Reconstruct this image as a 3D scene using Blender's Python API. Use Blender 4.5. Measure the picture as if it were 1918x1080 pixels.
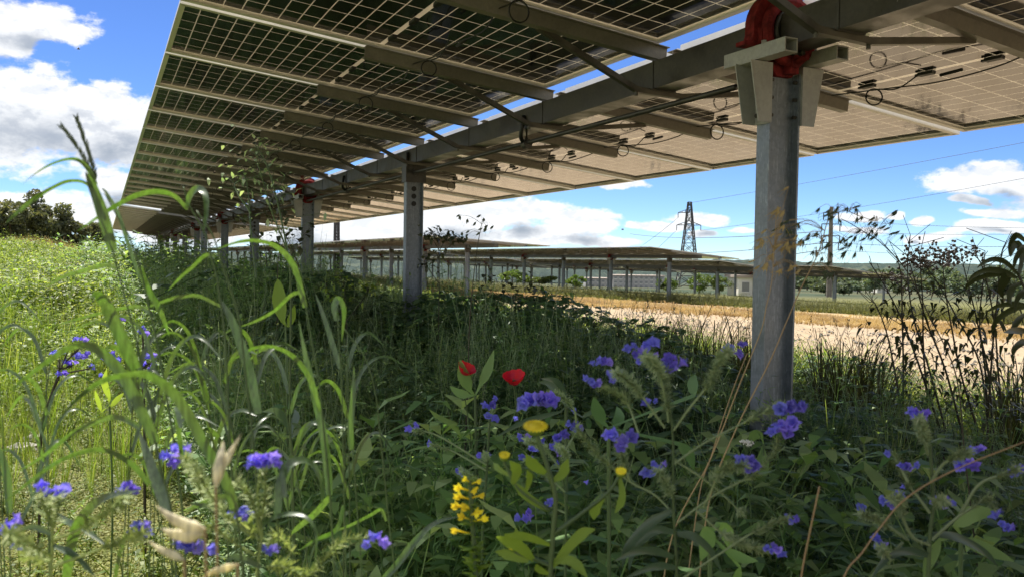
import bpy, math, random
import numpy as np
from math import sin, cos, tan, atan, radians, pi, exp, sqrt

# ------------------------------------------------------------------ scene, camera, light
for o in list(bpy.data.objects):
    bpy.data.objects.remove(o, do_unlink=True)
scene = bpy.context.scene
COL = scene.collection
random.seed(7)
RNG = np.random.default_rng(11)

FPX, CX, CY = 1600.0, 959.0, 540.0            # focal length of the photograph in its own pixels
YAW, PITCH, ROLL = atan(764 / FPX), atan(52 / FPX), radians(0.9)
CAM = np.array([0.0, 0.0, 1.25])
cF = np.array([sin(YAW) * cos(PITCH), cos(YAW) * cos(PITCH), -sin(PITCH)])
cR = np.array([cos(YAW), -sin(YAW), 0.0])
cU = np.cross(cR, cF)
cR, cU = cR * cos(ROLL) + cU * sin(ROLL), -cR * sin(ROLL) + cU * cos(ROLL)

cam_data = bpy.data.cameras.new('camera')
cam = bpy.data.objects.new('camera', cam_data)
COL.objects.link(cam)
from mathutils import Matrix, Vector
M = Matrix.Identity(4)
for i in range(3):
    M[i][0], M[i][1], M[i][2], M[i][3] = cR[i], cU[i], -cF[i], CAM[i]
cam.matrix_world = M
cam_data.sensor_width = 36.0
cam_data.lens = 36.0 * FPX / 1918.0
cam_data.clip_start = 0.05
cam_data.clip_end = 9000.0
cam_data.dof.use_dof = True
cam_data.dof.focus_distance = 5.5
cam_data.dof.aperture_fstop = 9.0
scene.camera = cam

SUN_EL, SUN_AZ = radians(61.0), radians(-1.0)   # azimuth measured from +Y towards +X
sun_data = bpy.data.lights.new('sun', 'SUN')
sun_data.energy = 3.2
sun_data.angle = radians(0.53)
sun_data.color = (1.0, 0.95, 0.86)
sun = bpy.data.objects.new('sun', sun_data)
COL.objects.link(sun)
sdir = Vector((sin(SUN_AZ) * cos(SUN_EL), cos(SUN_AZ) * cos(SUN_EL), sin(SUN_EL)))
sun.rotation_euler = sdir.to_track_quat('Z', 'Y').to_euler()
sun.location = (0, 0, 60)

scene.view_settings.view_transform = 'Standard'
scene.view_settings.look = 'None'
scene.view_settings.exposure = 1.7
scene.view_settings.gamma = 1.0
scene.render.engine = 'CYCLES'
scene.cycles.max_bounces = 8
scene.cycles.transparent_max_bounces = 8
scene.cycles.use_denoising = True
scene.cycles.sample_clamp_indirect = 6.0


def at(px, py, z):
    """World point seen at a pixel of the photograph, z metres in front of the camera."""
    return CAM + z * (cF + cR * (px - CX) / FPX - cU * (py - CY) / FPX)


def proj(P):
    v = np.asarray(P, float) - CAM
    z = v @ cF
    return CX + FPX * (v @ cR) / z, CY - FPX * (v @ cU) / z, z


# ------------------------------------------------------------------ node helpers
class NT:
    def __init__(self, tree):
        self.t = tree

    def n(self, kind, **kw):
        nd = self.t.nodes.new(kind)
        for k, v in kw.items():
            setattr(nd, k, v)
        return nd

    def set(self, sock, v):
        if hasattr(v, 'is_output') or isinstance(v, bpy.types.NodeSocket):
            self.t.links.new(v, sock)
        else:
            sock.default_value = v

    def math(self, op, a, b=0.0, c=0.0, clamp=False):
        nd = self.n('ShaderNodeMath', operation=op, use_clamp=clamp)
        for i, v in enumerate((a, b, c)):
            self.set(nd.inputs[i], v)
        return nd.outputs[0]

    def vmath(self, op, a, b=(0, 0, 0), out=0):
        nd = self.n('ShaderNodeVectorMath', operation=op)
        self.set(nd.inputs[0], a)
        self.set(nd.inputs[1], b)
        return nd.outputs[out]

    def mix(self, f, a, b):
        nd = self.n('ShaderNodeMix', data_type='RGBA')
        self.set(nd.inputs[0], f)
        self.set(nd.inputs[6], a if not isinstance(a, tuple) else (*a[:3], 1))
        self.set(nd.inputs[7], b if not isinstance(b, tuple) else (*b[:3], 1))
        return nd.outputs[2]

    def noise(self, vec, scale, detail=4, rough=0.55, out='Fac'):
        nd = self.n('ShaderNodeTexNoise')
        if vec is not None:
            self.set(nd.inputs['Vector'], vec)
        nd.inputs['Scale'].default_value = scale
        nd.inputs['Detail'].default_value = detail
        nd.inputs['Roughness'].default_value = rough
        return nd.outputs[out]

    def ramp(self, f, lo, hi, a=0.0, b=1.0, smooth=True):
        nd = self.n('ShaderNodeMapRange')
        nd.interpolation_type = 'SMOOTHSTEP' if smooth else 'LINEAR'
        for i, v in enumerate((f, lo, hi, a, b)):
            self.set(nd.inputs[i], v)
        return nd.outputs[0]


# ------------------------------------------------------------------ world: sky with cumulus clouds
world = bpy.data.worlds.new('World')
scene.world = world
world.use_nodes = True
wt = world.node_tree
wt.nodes.clear()
W = NT(wt)


def azel(px, py):
    v = at(px, py, 1.0) - CAM
    v = v / np.linalg.norm(v)
    return math.atan2(v[0], v[1]), math.asin(v[2])


# each bank of cloud: its bearing and height in the sky (taken from the picture), half width, half height
CLOUDS = []
for px, py, hw, hh in (
        (45, 32, 120, 30), (140, 58, 48, 14), (5, 68, 45, 26), (60, 220, 265, 82), (215, 245, 150, 76), (-120, 200, 260, 130),
        (225, 345, 80, 34), (60, 392, 150, 26), (150, 400, 160, 36), (330, 420, 120, 60), (560, 425, 150, 50), (680, 430, 190, 46),
        (860, 405, 150, 36), (980, 402, 90, 32), (1095, 418, 95, 28), (980, 448, 180, 20), (1150, 455, 80, 13),
        (1315, 408, 66, 17), (1235, 424, 56, 12), (1310, 440, 32, 9), (1392, 430, 32, 10), (1460, 396, 30, 8), (1850, 338, 112, 26),
        (1890, 322, 60, 26), (1822, 372, 30, 10), (1872, 426, 70, 16), (1868, 398, 56, 12), (1725, 415, 28, 9),
        (1748, 446, 60, 10), (1600, 402, 38, 14), (1605, 432, 44, 11), (1665, 404, 24, 9), (1165, 350, 60, 9),
        (2200, 380, 220, 70), (2500, 300, 200, 60), (-500, 300, 220, 90)):
    a, e = azel(px, py)
    CLOUDS.append((a, e, hw / FPX, hh / FPX))

grp = bpy.data.node_groups.new('cloud_field', 'ShaderNodeTree')
grp.interface.new_socket(name='Vector', in_out='INPUT', socket_type='NodeSocketVector')
grp.interface.new_socket(name='Field', in_out='OUTPUT', socket_type='NodeSocketFloat')
G = NT(grp)
gi, go = G.n('NodeGroupInput'), G.n('NodeGroupOutput')
acc = None
for a, e, hw, hh in CLOUDS:
    dlt = G.vmath('MULTIPLY', G.vmath('SUBTRACT', gi.outputs[0], (a, e, 0)), (1 / hw, 1 / hh, 0))
    r = G.math('SUBTRACT', 1.0, G.vmath('LENGTH', dlt, out=1))
    acc = r if acc is None else G.math('SMOOTH_MAX', acc, r, 0.22)
grp.links.new(acc, go.inputs[0])

tc = W.n('ShaderNodeTexCoord')
sep = W.n('ShaderNodeSeparateXYZ')
wt.links.new(tc.outputs['Generated'], sep.inputs[0])
az = W.math('ARCTAN2', sep.outputs[0], sep.outputs[1])
el = W.math('ARCSINE', sep.outputs[2])
comb = W.n('ShaderNodeCombineXYZ')
W.set(comb.inputs[0], az)
W.set(comb.inputs[1], el)
ae = comb.outputs[0]
stretch = W.vmath('MULTIPLY', ae, (1.0, 1.7, 1.0))
warp = W.noise(stretch, 9.0, 3, 0.5, 'Color')
wv = W.vmath('MULTIPLY', W.vmath('SUBTRACT', warp, (0.5, 0.5, 0.5)), (0.075, 0.035, 0.0))
ae2 = W.vmath('ADD', ae, wv)
g1 = W.n('ShaderNodeGroup', node_tree=grp)
W.set(g1.inputs[0], ae2)
g2 = W.n('ShaderNodeGroup', node_tree=grp)
W.set(g2.inputs[0], W.vmath('ADD', ae2, (0.0, 0.020, 0.0)))
fb = W.noise(stretch, 26.0, 8, 0.62)
fb2 = W.noise(W.vmath('ADD', stretch, (0.0, 0.012, 0.0)), 26.0, 8, 0.62)
big = W.noise(stretch, 7.0, 5, 0.55)
field = W.math('ADD', g1.outputs[0], W.math('MULTIPLY', W.math('SUBTRACT', fb, 0.5), 1.5))
dens = W.ramp(field, 0.02, 0.34)
# unseen cloud added overhead and outside the view as fill light for the shade
fill_cloud = W.ramp(W.math('ADD', big, W.math('MULTIPLY', W.math('SUBTRACT', fb, 0.5), 0.35)), 0.36, 0.52)
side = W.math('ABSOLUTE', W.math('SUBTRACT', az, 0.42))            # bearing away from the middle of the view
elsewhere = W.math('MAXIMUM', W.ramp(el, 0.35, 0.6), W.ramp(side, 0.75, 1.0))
dens = W.math('MAXIMUM', dens, W.math('MULTIPLY', fill_cloud, elsewhere))
# thickness above a point decides how grey it is: bright tops, grey bases
above = W.math('SUBTRACT', W.math('ADD', g2.outputs[0], W.math('MULTIPLY', W.math('SUBTRACT', fb2, 0.5), 1.0)), 0.12)
shade = W.ramp(above, 0.22, 0.95)
shade = W.math('MULTIPLY', shade, W.ramp(big, 0.30, 0.62, 0.75, 1.0))
lump = W.ramp(W.math('SUBTRACT', fb2, fb), -0.02, 0.12, 0.0, 0.30)
ccol = W.mix(shade, (0.86, 0.87, 0.88), (0.30, 0.345, 0.41))
ccol = W.mix(lump, ccol, (0.42, 0.46, 0.53))
sky = W.n('ShaderNodeTexSky', sky_type='NISHITA', sun_disc=False)
sky.sun_elevation = SUN_EL
sky.sun_rotation = SUN_AZ
sky.altitude = 3500.0
sky.air_density = 1.0
sky.dust_density = 0.0
sky.ozone_density = 3.0
bg = W.n('ShaderNodeBackground')
deep = W.n('ShaderNodeHueSaturation')
deep.inputs['Saturation'].default_value = 1.12
deep.inputs['Hue'].default_value = 0.512
wt.links.new(sky.outputs[0], deep.inputs['Color'])
tint = W.n('ShaderNodeMix', data_type='RGBA', blend_type='MULTIPLY')
tint.inputs[0].default_value = 1.0
wt.links.new(deep.outputs[0], tint.inputs[6])
tint.inputs[7].default_value = (0.74, 0.88, 1.0, 1)
wt.links.new(tint.outputs[2], bg.inputs[0])
bg.inputs[1].default_value = 0.05
bgc = W.n('ShaderNodeBackground')
W.set(bgc.inputs[0], ccol)
bgc.inputs[1].default_value = 0.40
mixs = W.n('ShaderNodeMixShader')
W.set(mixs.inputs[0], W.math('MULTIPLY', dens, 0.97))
wt.links.new(bg.outputs[0], mixs.inputs[1])
wt.links.new(bgc.outputs[0], mixs.inputs[2])
wo = W.n('ShaderNodeOutputWorld')
wt.links.new(mixs.outputs[0], wo.inputs[0])
world.cycles.sampling_method = 'MANUAL'
world.cycles.sample_map_resolution = 1024


# ------------------------------------------------------------------ materials
def new_mat(name):
    m = bpy.data.materials.new(name)
    m.use_nodes = True
    m.node_tree.nodes.clear()
    return m, NT(m.node_tree)


def out(T, shader, disp=None):
    o = T.n('ShaderNodeOutputMaterial')
    T.t.links.new(shader, o.inputs[0])


def principled(T, col, rough=0.5, metal=0.0, spec=0.5, normal=None, ior=1.5):
    p = T.n('ShaderNodeBsdfPrincipled')
    T.set(p.inputs['Base Color'], col if not isinstance(col, tuple) else (*col[:3], 1))
    T.set(p.inputs['Roughness'], rough)
    T.set(p.inputs['Metallic'], metal)
    p.inputs['Specular IOR Level'].default_value = spec
    p.inputs['IOR'].default_value = ior
    if normal is not None:
        T.t.links.new(normal, p.inputs['Normal'])
    return p.outputs[0]


def bump(T, h, strength=0.3, dist=0.01):
    b = T.n('ShaderNodeBump')
    b.inputs['Strength'].default_value = strength
    b.inputs['Distance'].default_value = dist
    T.t.links.new(h, b.inputs['Height'])
    return b.outputs[0]


def leaf_mat(name, cols, trans=0.4, tcol=None, rough=0.55, spec=0.25, posvar=0.5, streak=False):
    """Foliage: each leaf picks its own tint; part of the light passes through."""
    m, T = new_mat(name)
    geo = T.n('ShaderNodeNewGeometry')
    rnd = geo.outputs['Random Per Island']
    cr = T.n('ShaderNodeValToRGB')
    el_ = cr.color_ramp.elements
    el_[0].position, el_[0].color = 0.0, (*cols[0], 1)
    el_[1].position, el_[1].color = 1.0, (*cols[-1], 1)
    for i, c in enumerate(cols[1:-1]):
        e_ = el_.new((i + 1) / (len(cols) - 1))
        e_.color = (*c, 1)
    T.set(cr.inputs[0], rnd)
    nz = T.noise(geo.outputs['Position'], posvar, 3, 0.6)
    hsv = T.n('ShaderNodeHueSaturation')
    T.set(hsv.inputs['Color'], cr.outputs[0])
    T.set(hsv.inputs['Value'], T.ramp(nz, 0.25, 0.75, 0.75, 1.3))
    T.set(hsv.inputs['Hue'], T.ramp(nz, 0.2, 0.8, 0.485, 0.512))
    if streak:                                            # veins along the blade and dull or bleached patches
        tcs = T.n('ShaderNodeTexCoord')
        vein = T.noise(T.vmath('MULTIPLY', tcs.outputs['Object'], (260, 260, 16)), 1.0, 3, 0.7)
        spot = T.noise(tcs.outputs['Object'], 34.0, 5, 0.7)
        h2 = T.n('ShaderNodeHueSaturation')
        T.set(h2.inputs['Color'], hsv.outputs[0])
        T.set(h2.inputs['Value'], T.ramp(vein, 0.3, 0.7, 0.62, 1.4))
        T.set(h2.inputs['Saturation'], T.ramp(spot, 0.35, 0.7, 1.1, 0.75))
        hsv = h2
    p = principled(T, hsv.outputs[0], rough, 0, spec)
    if trans <= 0:
        out(T, p)
        return m
    tr = T.n('ShaderNodeBsdfTranslucent')
    tm = T.n('ShaderNodeMix', data_type='RGBA', blend_type='MULTIPLY')
    tm.inputs[0].default_value = 1.0
    T.set(tm.inputs[6], hsv.outputs[0])
    tm.inputs[7].default_value = (*(tcol or (2.1, 2.0, 0.9)), 1)
    T.set(tr.inputs[0], tm.outputs[2])
    ms = T.n('ShaderNodeMixShader')
    ms.inputs[0].default_value = trans
    T.t.links.new(p, ms.inputs[1])
    T.t.links.new(tr.outputs[0], ms.inputs[2])
    out(T, ms.outputs[0])
    return m


def plain_mat(name, col, rough=0.5, metal=0.0, spec=0.5, var=0.25, scale=8.0, bmp=0.0, col2=None, obj=True):
    m, T = new_mat(name)
    tcn = T.n('ShaderNodeTexCoord')
    nz = T.noise(tcn.outputs['Object'], scale, 5, 0.6)
    c = T.mix(T.ramp(nz, 0.3, 0.7), tuple(x * (1 - var) for x in col), col2 or tuple(min(1, x * (1 + var)) for x in col))
    nrm = bump(T, nz, bmp, 0.004) if bmp else None
    out(T, principled(T, c, T.ramp(nz, 0.2, 0.8, rough * 0.8, min(1, rough * 1.2)), metal, spec, nrm))
    return m


def galv_mat(name, base, dark, rough=0.45, metal=0.55, streak=True):
    """Galvanised steel: pale spangle cells, vertical scratches and dull grey weathering."""
    m, T = new_mat(name)
    tcn = T.n('ShaderNodeTexCoord')
    vor = T.n('ShaderNodeTexVoronoi')
    T.set(vor.inputs['Vector'], tcn.outputs['Object'])
    vor.inputs['Scale'].default_value = 70.0
    nz = T.noise(tcn.outputs['Object'], 5.0, 5, 0.65)
    scr = T.noise(T.vmath('MULTIPLY', tcn.outputs['Object'], (60, 60, 7)), 2.0, 4, 0.7)
    f = T.math('ADD', T.math('MULTIPLY', T.ramp(nz, 0.3, 0.7), 0.6), T.math('MULTIPLY', vor.outputs['Color'], 0.45))
    c = T.mix(f, dark, base)
    c = T.mix(T.ramp(scr, 0.54, 0.70, 0, 0.7 if streak else 0.12), c, tuple(min(1, x * 1.5) for x in base))
    out(T, principled(T, c, T.ramp(nz, 0.3, 0.7, rough - 0.1, rough + 0.12), metal, 0.5, bump(T, nz, 0.08, 0.003)))
    return m


MATS = {}
MATS['steel'] = galv_mat('galvanised_steel', (0.27, 0.295, 0.315), (0.135, 0.155, 0.175))
MATS['steel_tube'] = galv_mat('galvanised_tube', (0.080, 0.073, 0.058), (0.040, 0.037, 0.030), 0.38, 0.35, False)
MATS['steel_rail'] = galv_mat('galvanised_rail', (0.235, 0.215, 0.178), (0.155, 0.143, 0.120), 0.42, 0.3, False)
MATS['plate'] = galv_mat('bracket_plate', (0.44, 0.435, 0.40), (0.29, 0.285, 0.26), 0.5, 0.3, False)
MATS['dark_steel'] = plain_mat('dark_steel', (0.075, 0.070, 0.060), 0.45, 0.5, 0.5, 0.3, 9)
MATS['brace'] = plain_mat('brace_steel', (0.11, 0.10, 0.078), 0.45, 0.5, 0.5, 0.3, 9)
MATS['alu'] = plain_mat('aluminium_frame', (0.62, 0.60, 0.56), 0.38, 0.35, 0.5, 0.06, 3)
MATS['red'] = plain_mat('red_paint', (0.17, 0.020, 0.020), 0.8, 0.0, 0.12, 0.55, 18, 0.3)
MATS['black'] = plain_mat('black_plastic', (0.018, 0.018, 0.017), 0.5, 0.0, 0.4, 0.2, 6)
MATS['chalk'] = plain_mat('chalk', (0.30, 0.29, 0.25), 0.9, 0, 0.1, 0.2, 50)


def panel_mat():
    """Bifacial solar module seen from below: near black half cells between pale gaps, under clear glass."""
    m, T = new_mat('bifacial_cells')
    tcn = T.n('ShaderNodeTexCoord')
    s = T.n('ShaderNodeSeparateXYZ')
    T.set(s.inputs[0], tcn.outputs['Object'])
    cell_x = (2.384 - 0.06) / 22.0
    cell_y = (1.303 - 0.06) / 6.0

    def lines(v, period, half):
        fr = T.math('PINGPONG', v, period / 2.0)      # 0 at a cell edge
        return T.math('LESS_THAN', fr, half)
    ax = T.math('SUBTRACT', T.math('ABSOLUTE', s.outputs[0]), 0.012)
    lx = lines(ax, cell_x, 0.0036)
    ly = lines(s.outputs[1], cell_y, 0.0046)
    midl = T.math('LESS_THAN', T.math('ABSOLUTE', s.outputs[0]), 0.013)
    edge = T.math('MAXIMUM', T.math('GREATER_THAN', T.math('ABSOLUTE', s.outputs[0]), 1.165),
                  T.math('GREATER_THAN', T.math('ABSOLUTE', s.outputs[1]), 0.624))
    line = T.math('MAXIMUM', T.math('MAXIMUM', lx, ly), T.math('MAXIMUM', midl, edge))
    bus = T.math('PINGPONG', s.outputs[1], cell_y / 20.0)
    busl = T.math('LESS_THAN', bus, 0.0007)
    cellc = T.mix(T.noise(tcn.outputs['Object'], 1.6, 3), (0.010, 0.011, 0.013), (0.019, 0.019, 0.020))
    cellc = T.mix(T.math('MULTIPLY', busl, 0.25), cellc, (0.10, 0.10, 0.10))
    # pale gap: encapsulant that scatters the daylight falling on the front side
    d1 = T.n('ShaderNodeBsdfDiffuse')
    T.set(d1.inputs[0], (0.80, 0.73, 0.60, 1))
    d2 = T.n('ShaderNodeBsdfTranslucent')
    T.set(d2.inputs[0], (0.80, 0.72, 0.58, 1))
    gap = T.n('ShaderNodeMixShader')
    gap.inputs[0].default_value = 0.75
    T.t.links.new(d1.outputs[0], gap.inputs[1])
    T.t.links.new(d2.outputs[0], gap.inputs[2])
    dc = T.n('ShaderNodeBsdfDiffuse')
    T.set(dc.inputs[0], cellc)
    body = T.n('ShaderNodeMixShader')
    T.set(body.inputs[0], line)
    T.t.links.new(dc.outputs[0], body.inputs[1])
    T.t.links.new(gap.outputs[0], body.inputs[2])
    gl = T.n('ShaderNodeBsdfGlossy')
    T.set(gl.inputs[0], (1, 1, 1, 1))
    nz = T.noise(tcn.outputs['Object'], 2.2, 4, 0.6)
    T.set(gl.inputs['Roughness'], T.ramp(nz, 0.3, 0.7, 0.05, 0.10))
    fr = T.n('ShaderNodeFresnel')
    fr.inputs[0].default_value = 1.95
    ms = T.n('ShaderNodeMixShader')
    T.t.links.new(fr.outputs[0], ms.inputs[0])
    T.t.links.new(body.outputs[0], ms.inputs[1])
    T.t.links.new(gl.outputs[0], ms.inputs[2])
    out(T, ms.outputs[0])
    return m


MATS['cells'] = panel_mat()

# foliage
MATS['meadow'] = leaf_mat('meadow_leaf', [(0.045, 0.085, 0.014), (0.11, 0.175, 0.024), (0.185, 0.245, 0.048), (0.28, 0.31, 0.13)], 0.50, None, 0.5, 0.4, 1.2)
MATS['meadow_blade'] = leaf_mat('meadow_blade', [(0.06, 0.11, 0.02), (0.11, 0.17, 0.03), (0.18, 0.23, 0.06)], 0.5)
MATS['verge'] = leaf_mat('verge_leaf', [(0.05, 0.065, 0.016), (0.10, 0.115, 0.030), (0.17, 0.155, 0.06)], 0.35)
MATS['moss'] = leaf_mat('moss_leaf', [(0.11, 0.13, 0.030), (0.20, 0.22, 0.06), (0.30, 0.30, 0.11)], 0.40)
MATS['weed'] = leaf_mat('weed_leaf', [(0.06, 0.125, 0.045), (0.11, 0.20, 0.068), (0.18, 0.28, 0.10), (0.27, 0.35, 0.17)], 0.42, None, 0.5, 0.4, 1.1)
MATS['bramble'] = leaf_mat('bramble_leaf', [(0.045, 0.09, 0.042), (0.075, 0.14, 0.062), (0.11, 0.18, 0.08)], 0.35, rough=0.5, spec=0.4)
MATS['feather'] = leaf_mat('feather_leaf', [(0.12, 0.19, 0.10), (0.20, 0.28, 0.16), (0.30, 0.37, 0.24)], 0.42)
MATS['grass'] = leaf_mat('grass_blade', [(0.09, 0.15, 0.045), (0.15, 0.22, 0.065), (0.23, 0.28, 0.12)], 0.45)
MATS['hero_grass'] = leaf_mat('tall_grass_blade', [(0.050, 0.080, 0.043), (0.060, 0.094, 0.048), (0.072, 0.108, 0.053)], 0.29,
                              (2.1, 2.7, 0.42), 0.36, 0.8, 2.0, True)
MATS['culm'] = leaf_mat('grass_culm', [(0.07, 0.115, 0.045), (0.09, 0.135, 0.05)], 0.15, None, 0.5, 0.4, 2.0)
MATS['dark_spike'] = leaf_mat('dark_spikelet', [(0.035, 0.05, 0.030), (0.06, 0.075, 0.045)], 0.15)
MATS['dry'] = leaf_mat('dry_grass', [(0.22, 0.155, 0.07), (0.34, 0.25, 0.12), (0.46, 0.36, 0.19)], 0.35, (1.5, 1.3, 0.8))
MATS['dry_stem'] = leaf_mat('dry_stem', [(0.25, 0.17, 0.09), (0.33, 0.23, 0.12)], 0.0)
MATS['straw'] = leaf_mat('straw_husk', [(0.52, 0.47, 0.32), (0.64, 0.60, 0.45)], 0.40, (1.2, 1.1, 0.8), 0.7, 0.2, 30, True)
MATS['dark_grass'] = leaf_mat('dark_tall_grass', [(0.030, 0.040, 0.014), (0.055, 0.062, 0.022), (0.09, 0.085, 0.04)], 0.30)
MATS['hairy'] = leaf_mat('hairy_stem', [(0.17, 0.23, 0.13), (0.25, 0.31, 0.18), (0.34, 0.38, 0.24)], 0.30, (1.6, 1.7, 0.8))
MATS['hairy_lit'] = leaf_mat('hairy_stem_sunlit', [(0.20, 0.27, 0.10), (0.29, 0.35, 0.14), (0.38, 0.42, 0.21)], 0.35, (1.4, 1.4, 0.7))  # lighter, yellower copy of the hairy stem: sunlight put into the colour
MATS['purple'] = leaf_mat('purple_petal', [(0.13, 0.10, 0.50), (0.24, 0.17, 0.70), (0.17, 0.19, 0.72), (0.34, 0.24, 0.74)], 0.40, (1.3, 1.2, 1.2), 0.5, 0.3, 25.0)
MATS['poppy'] = leaf_mat('poppy_petal', [(0.62, 0.012, 0.018), (0.70, 0.02, 0.02)], 0.40, (1.3, 1.1, 1.1), 0.5, 0.3, 20)
MATS['yellow'] = leaf_mat('yellow_petal', [(0.80, 0.66, 0.02), (0.86, 0.74, 0.05)], 0.35, (1.2, 1.15, 1.0), 0.5, 0.3, 20)
MATS['yellow_green'] = leaf_mat('bright_leaf', [(0.10, 0.17, 0.03), (0.15, 0.22, 0.04), (0.20, 0.27, 0.06)], 0.40)
MATS['white_petal'] = leaf_mat('white_petal', [(0.70, 0.68, 0.62), (0.78, 0.76, 0.72)], 0.3, (1.1, 1.1, 1.1))
MATS['seed'] = leaf_mat('dark_seed_head', [(0.018, 0.015, 0.012), (0.04, 0.032, 0.025)], 0.0)
MATS['dark_stem'] = leaf_mat('dark_stem', [(0.035, 0.032, 0.018), (0.06, 0.05, 0.03)], 0.0)
MATS['dark_leaf'] = leaf_mat('dark_shrub_leaf', [(0.022, 0.030, 0.012), (0.04, 0.05, 0.018), (0.06, 0.065, 0.03)], 0.20, None, 0.4, 0.5)
MATS['blue_leaf'] = leaf_mat('blue_green_leaf', [(0.045, 0.075, 0.055), (0.07, 0.11, 0.075)], 0.25, None, 0.32, 0.6)
MATS['tree_leaf'] = leaf_mat('tree_leaf', [(0.045, 0.058, 0.034), (0.08, 0.092, 0.05), (0.13, 0.13, 0.075)], 0.30, None, 0.5, 0.4, 0.4)
MATS['far_leaf'] = leaf_mat('far_tree_leaf', [(0.06, 0.09, 0.06), (0.09, 0.125, 0.075), (0.13, 0.15, 0.095)], 0.2, None, 0.6, 0.3, 0.05)
MATS['bush_leaf'] = leaf_mat('bush_leaf', [(0.035, 0.07, 0.014), (0.07, 0.115, 0.02), (0.11, 0.15, 0.035)], 0.35, None, 0.5, 0.4, 0.3)
MATS['bark'] = plain_mat('bark', (0.12, 0.09, 0.06), 0.9, 0, 0.2, 0.4, 6, 0.4)
MATS['stone'] = plain_mat('white_stone', (0.36, 0.34, 0.30), 0.8, 0, 0.3, 0.2, 12, 0.4)
MATS['stone_grey'] = plain_mat('grey_stone', (0.20, 0.18, 0.15), 0.9, 0, 0.2, 0.4, 9)
MATS['rust'] = plain_mat('red_scrap', (0.30, 0.07, 0.045), 0.7, 0, 0.3, 0.3, 20)
MATS['pylon'] = plain_mat('pylon_steel', (0.075, 0.07, 0.068), 0.6, 0.4, 0.4, 0.2, 0.3)
MATS['concrete'] = plain_mat('pole_concrete', (0.16, 0.14, 0.12), 0.8, 0, 0.3, 0.25, 0.8)
MATS['wire'] = plain_mat('wire', (0.12, 0.13, 0.15), 0.95, 0.0, 0.1, 0.1, 1)
MATS['white_wall'] = plain_mat('white_render', (0.72, 0.70, 0.64), 0.8, 0, 0.3, 0.08, 0.5)
MATS['pale_wall'] = plain_mat('pale_render', (0.34, 0.335, 0.33), 0.8, 0, 0.3, 0.10, 0.1)
MATS['window'] = plain_mat('window_glass', (0.20, 0.21, 0.22), 0.15, 0, 0.6, 0.2, 0.3)
MATS['roof'] = plain_mat('roof_tile', (0.36, 0.30, 0.26), 0.8, 0, 0.3, 0.2, 0.4)


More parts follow.
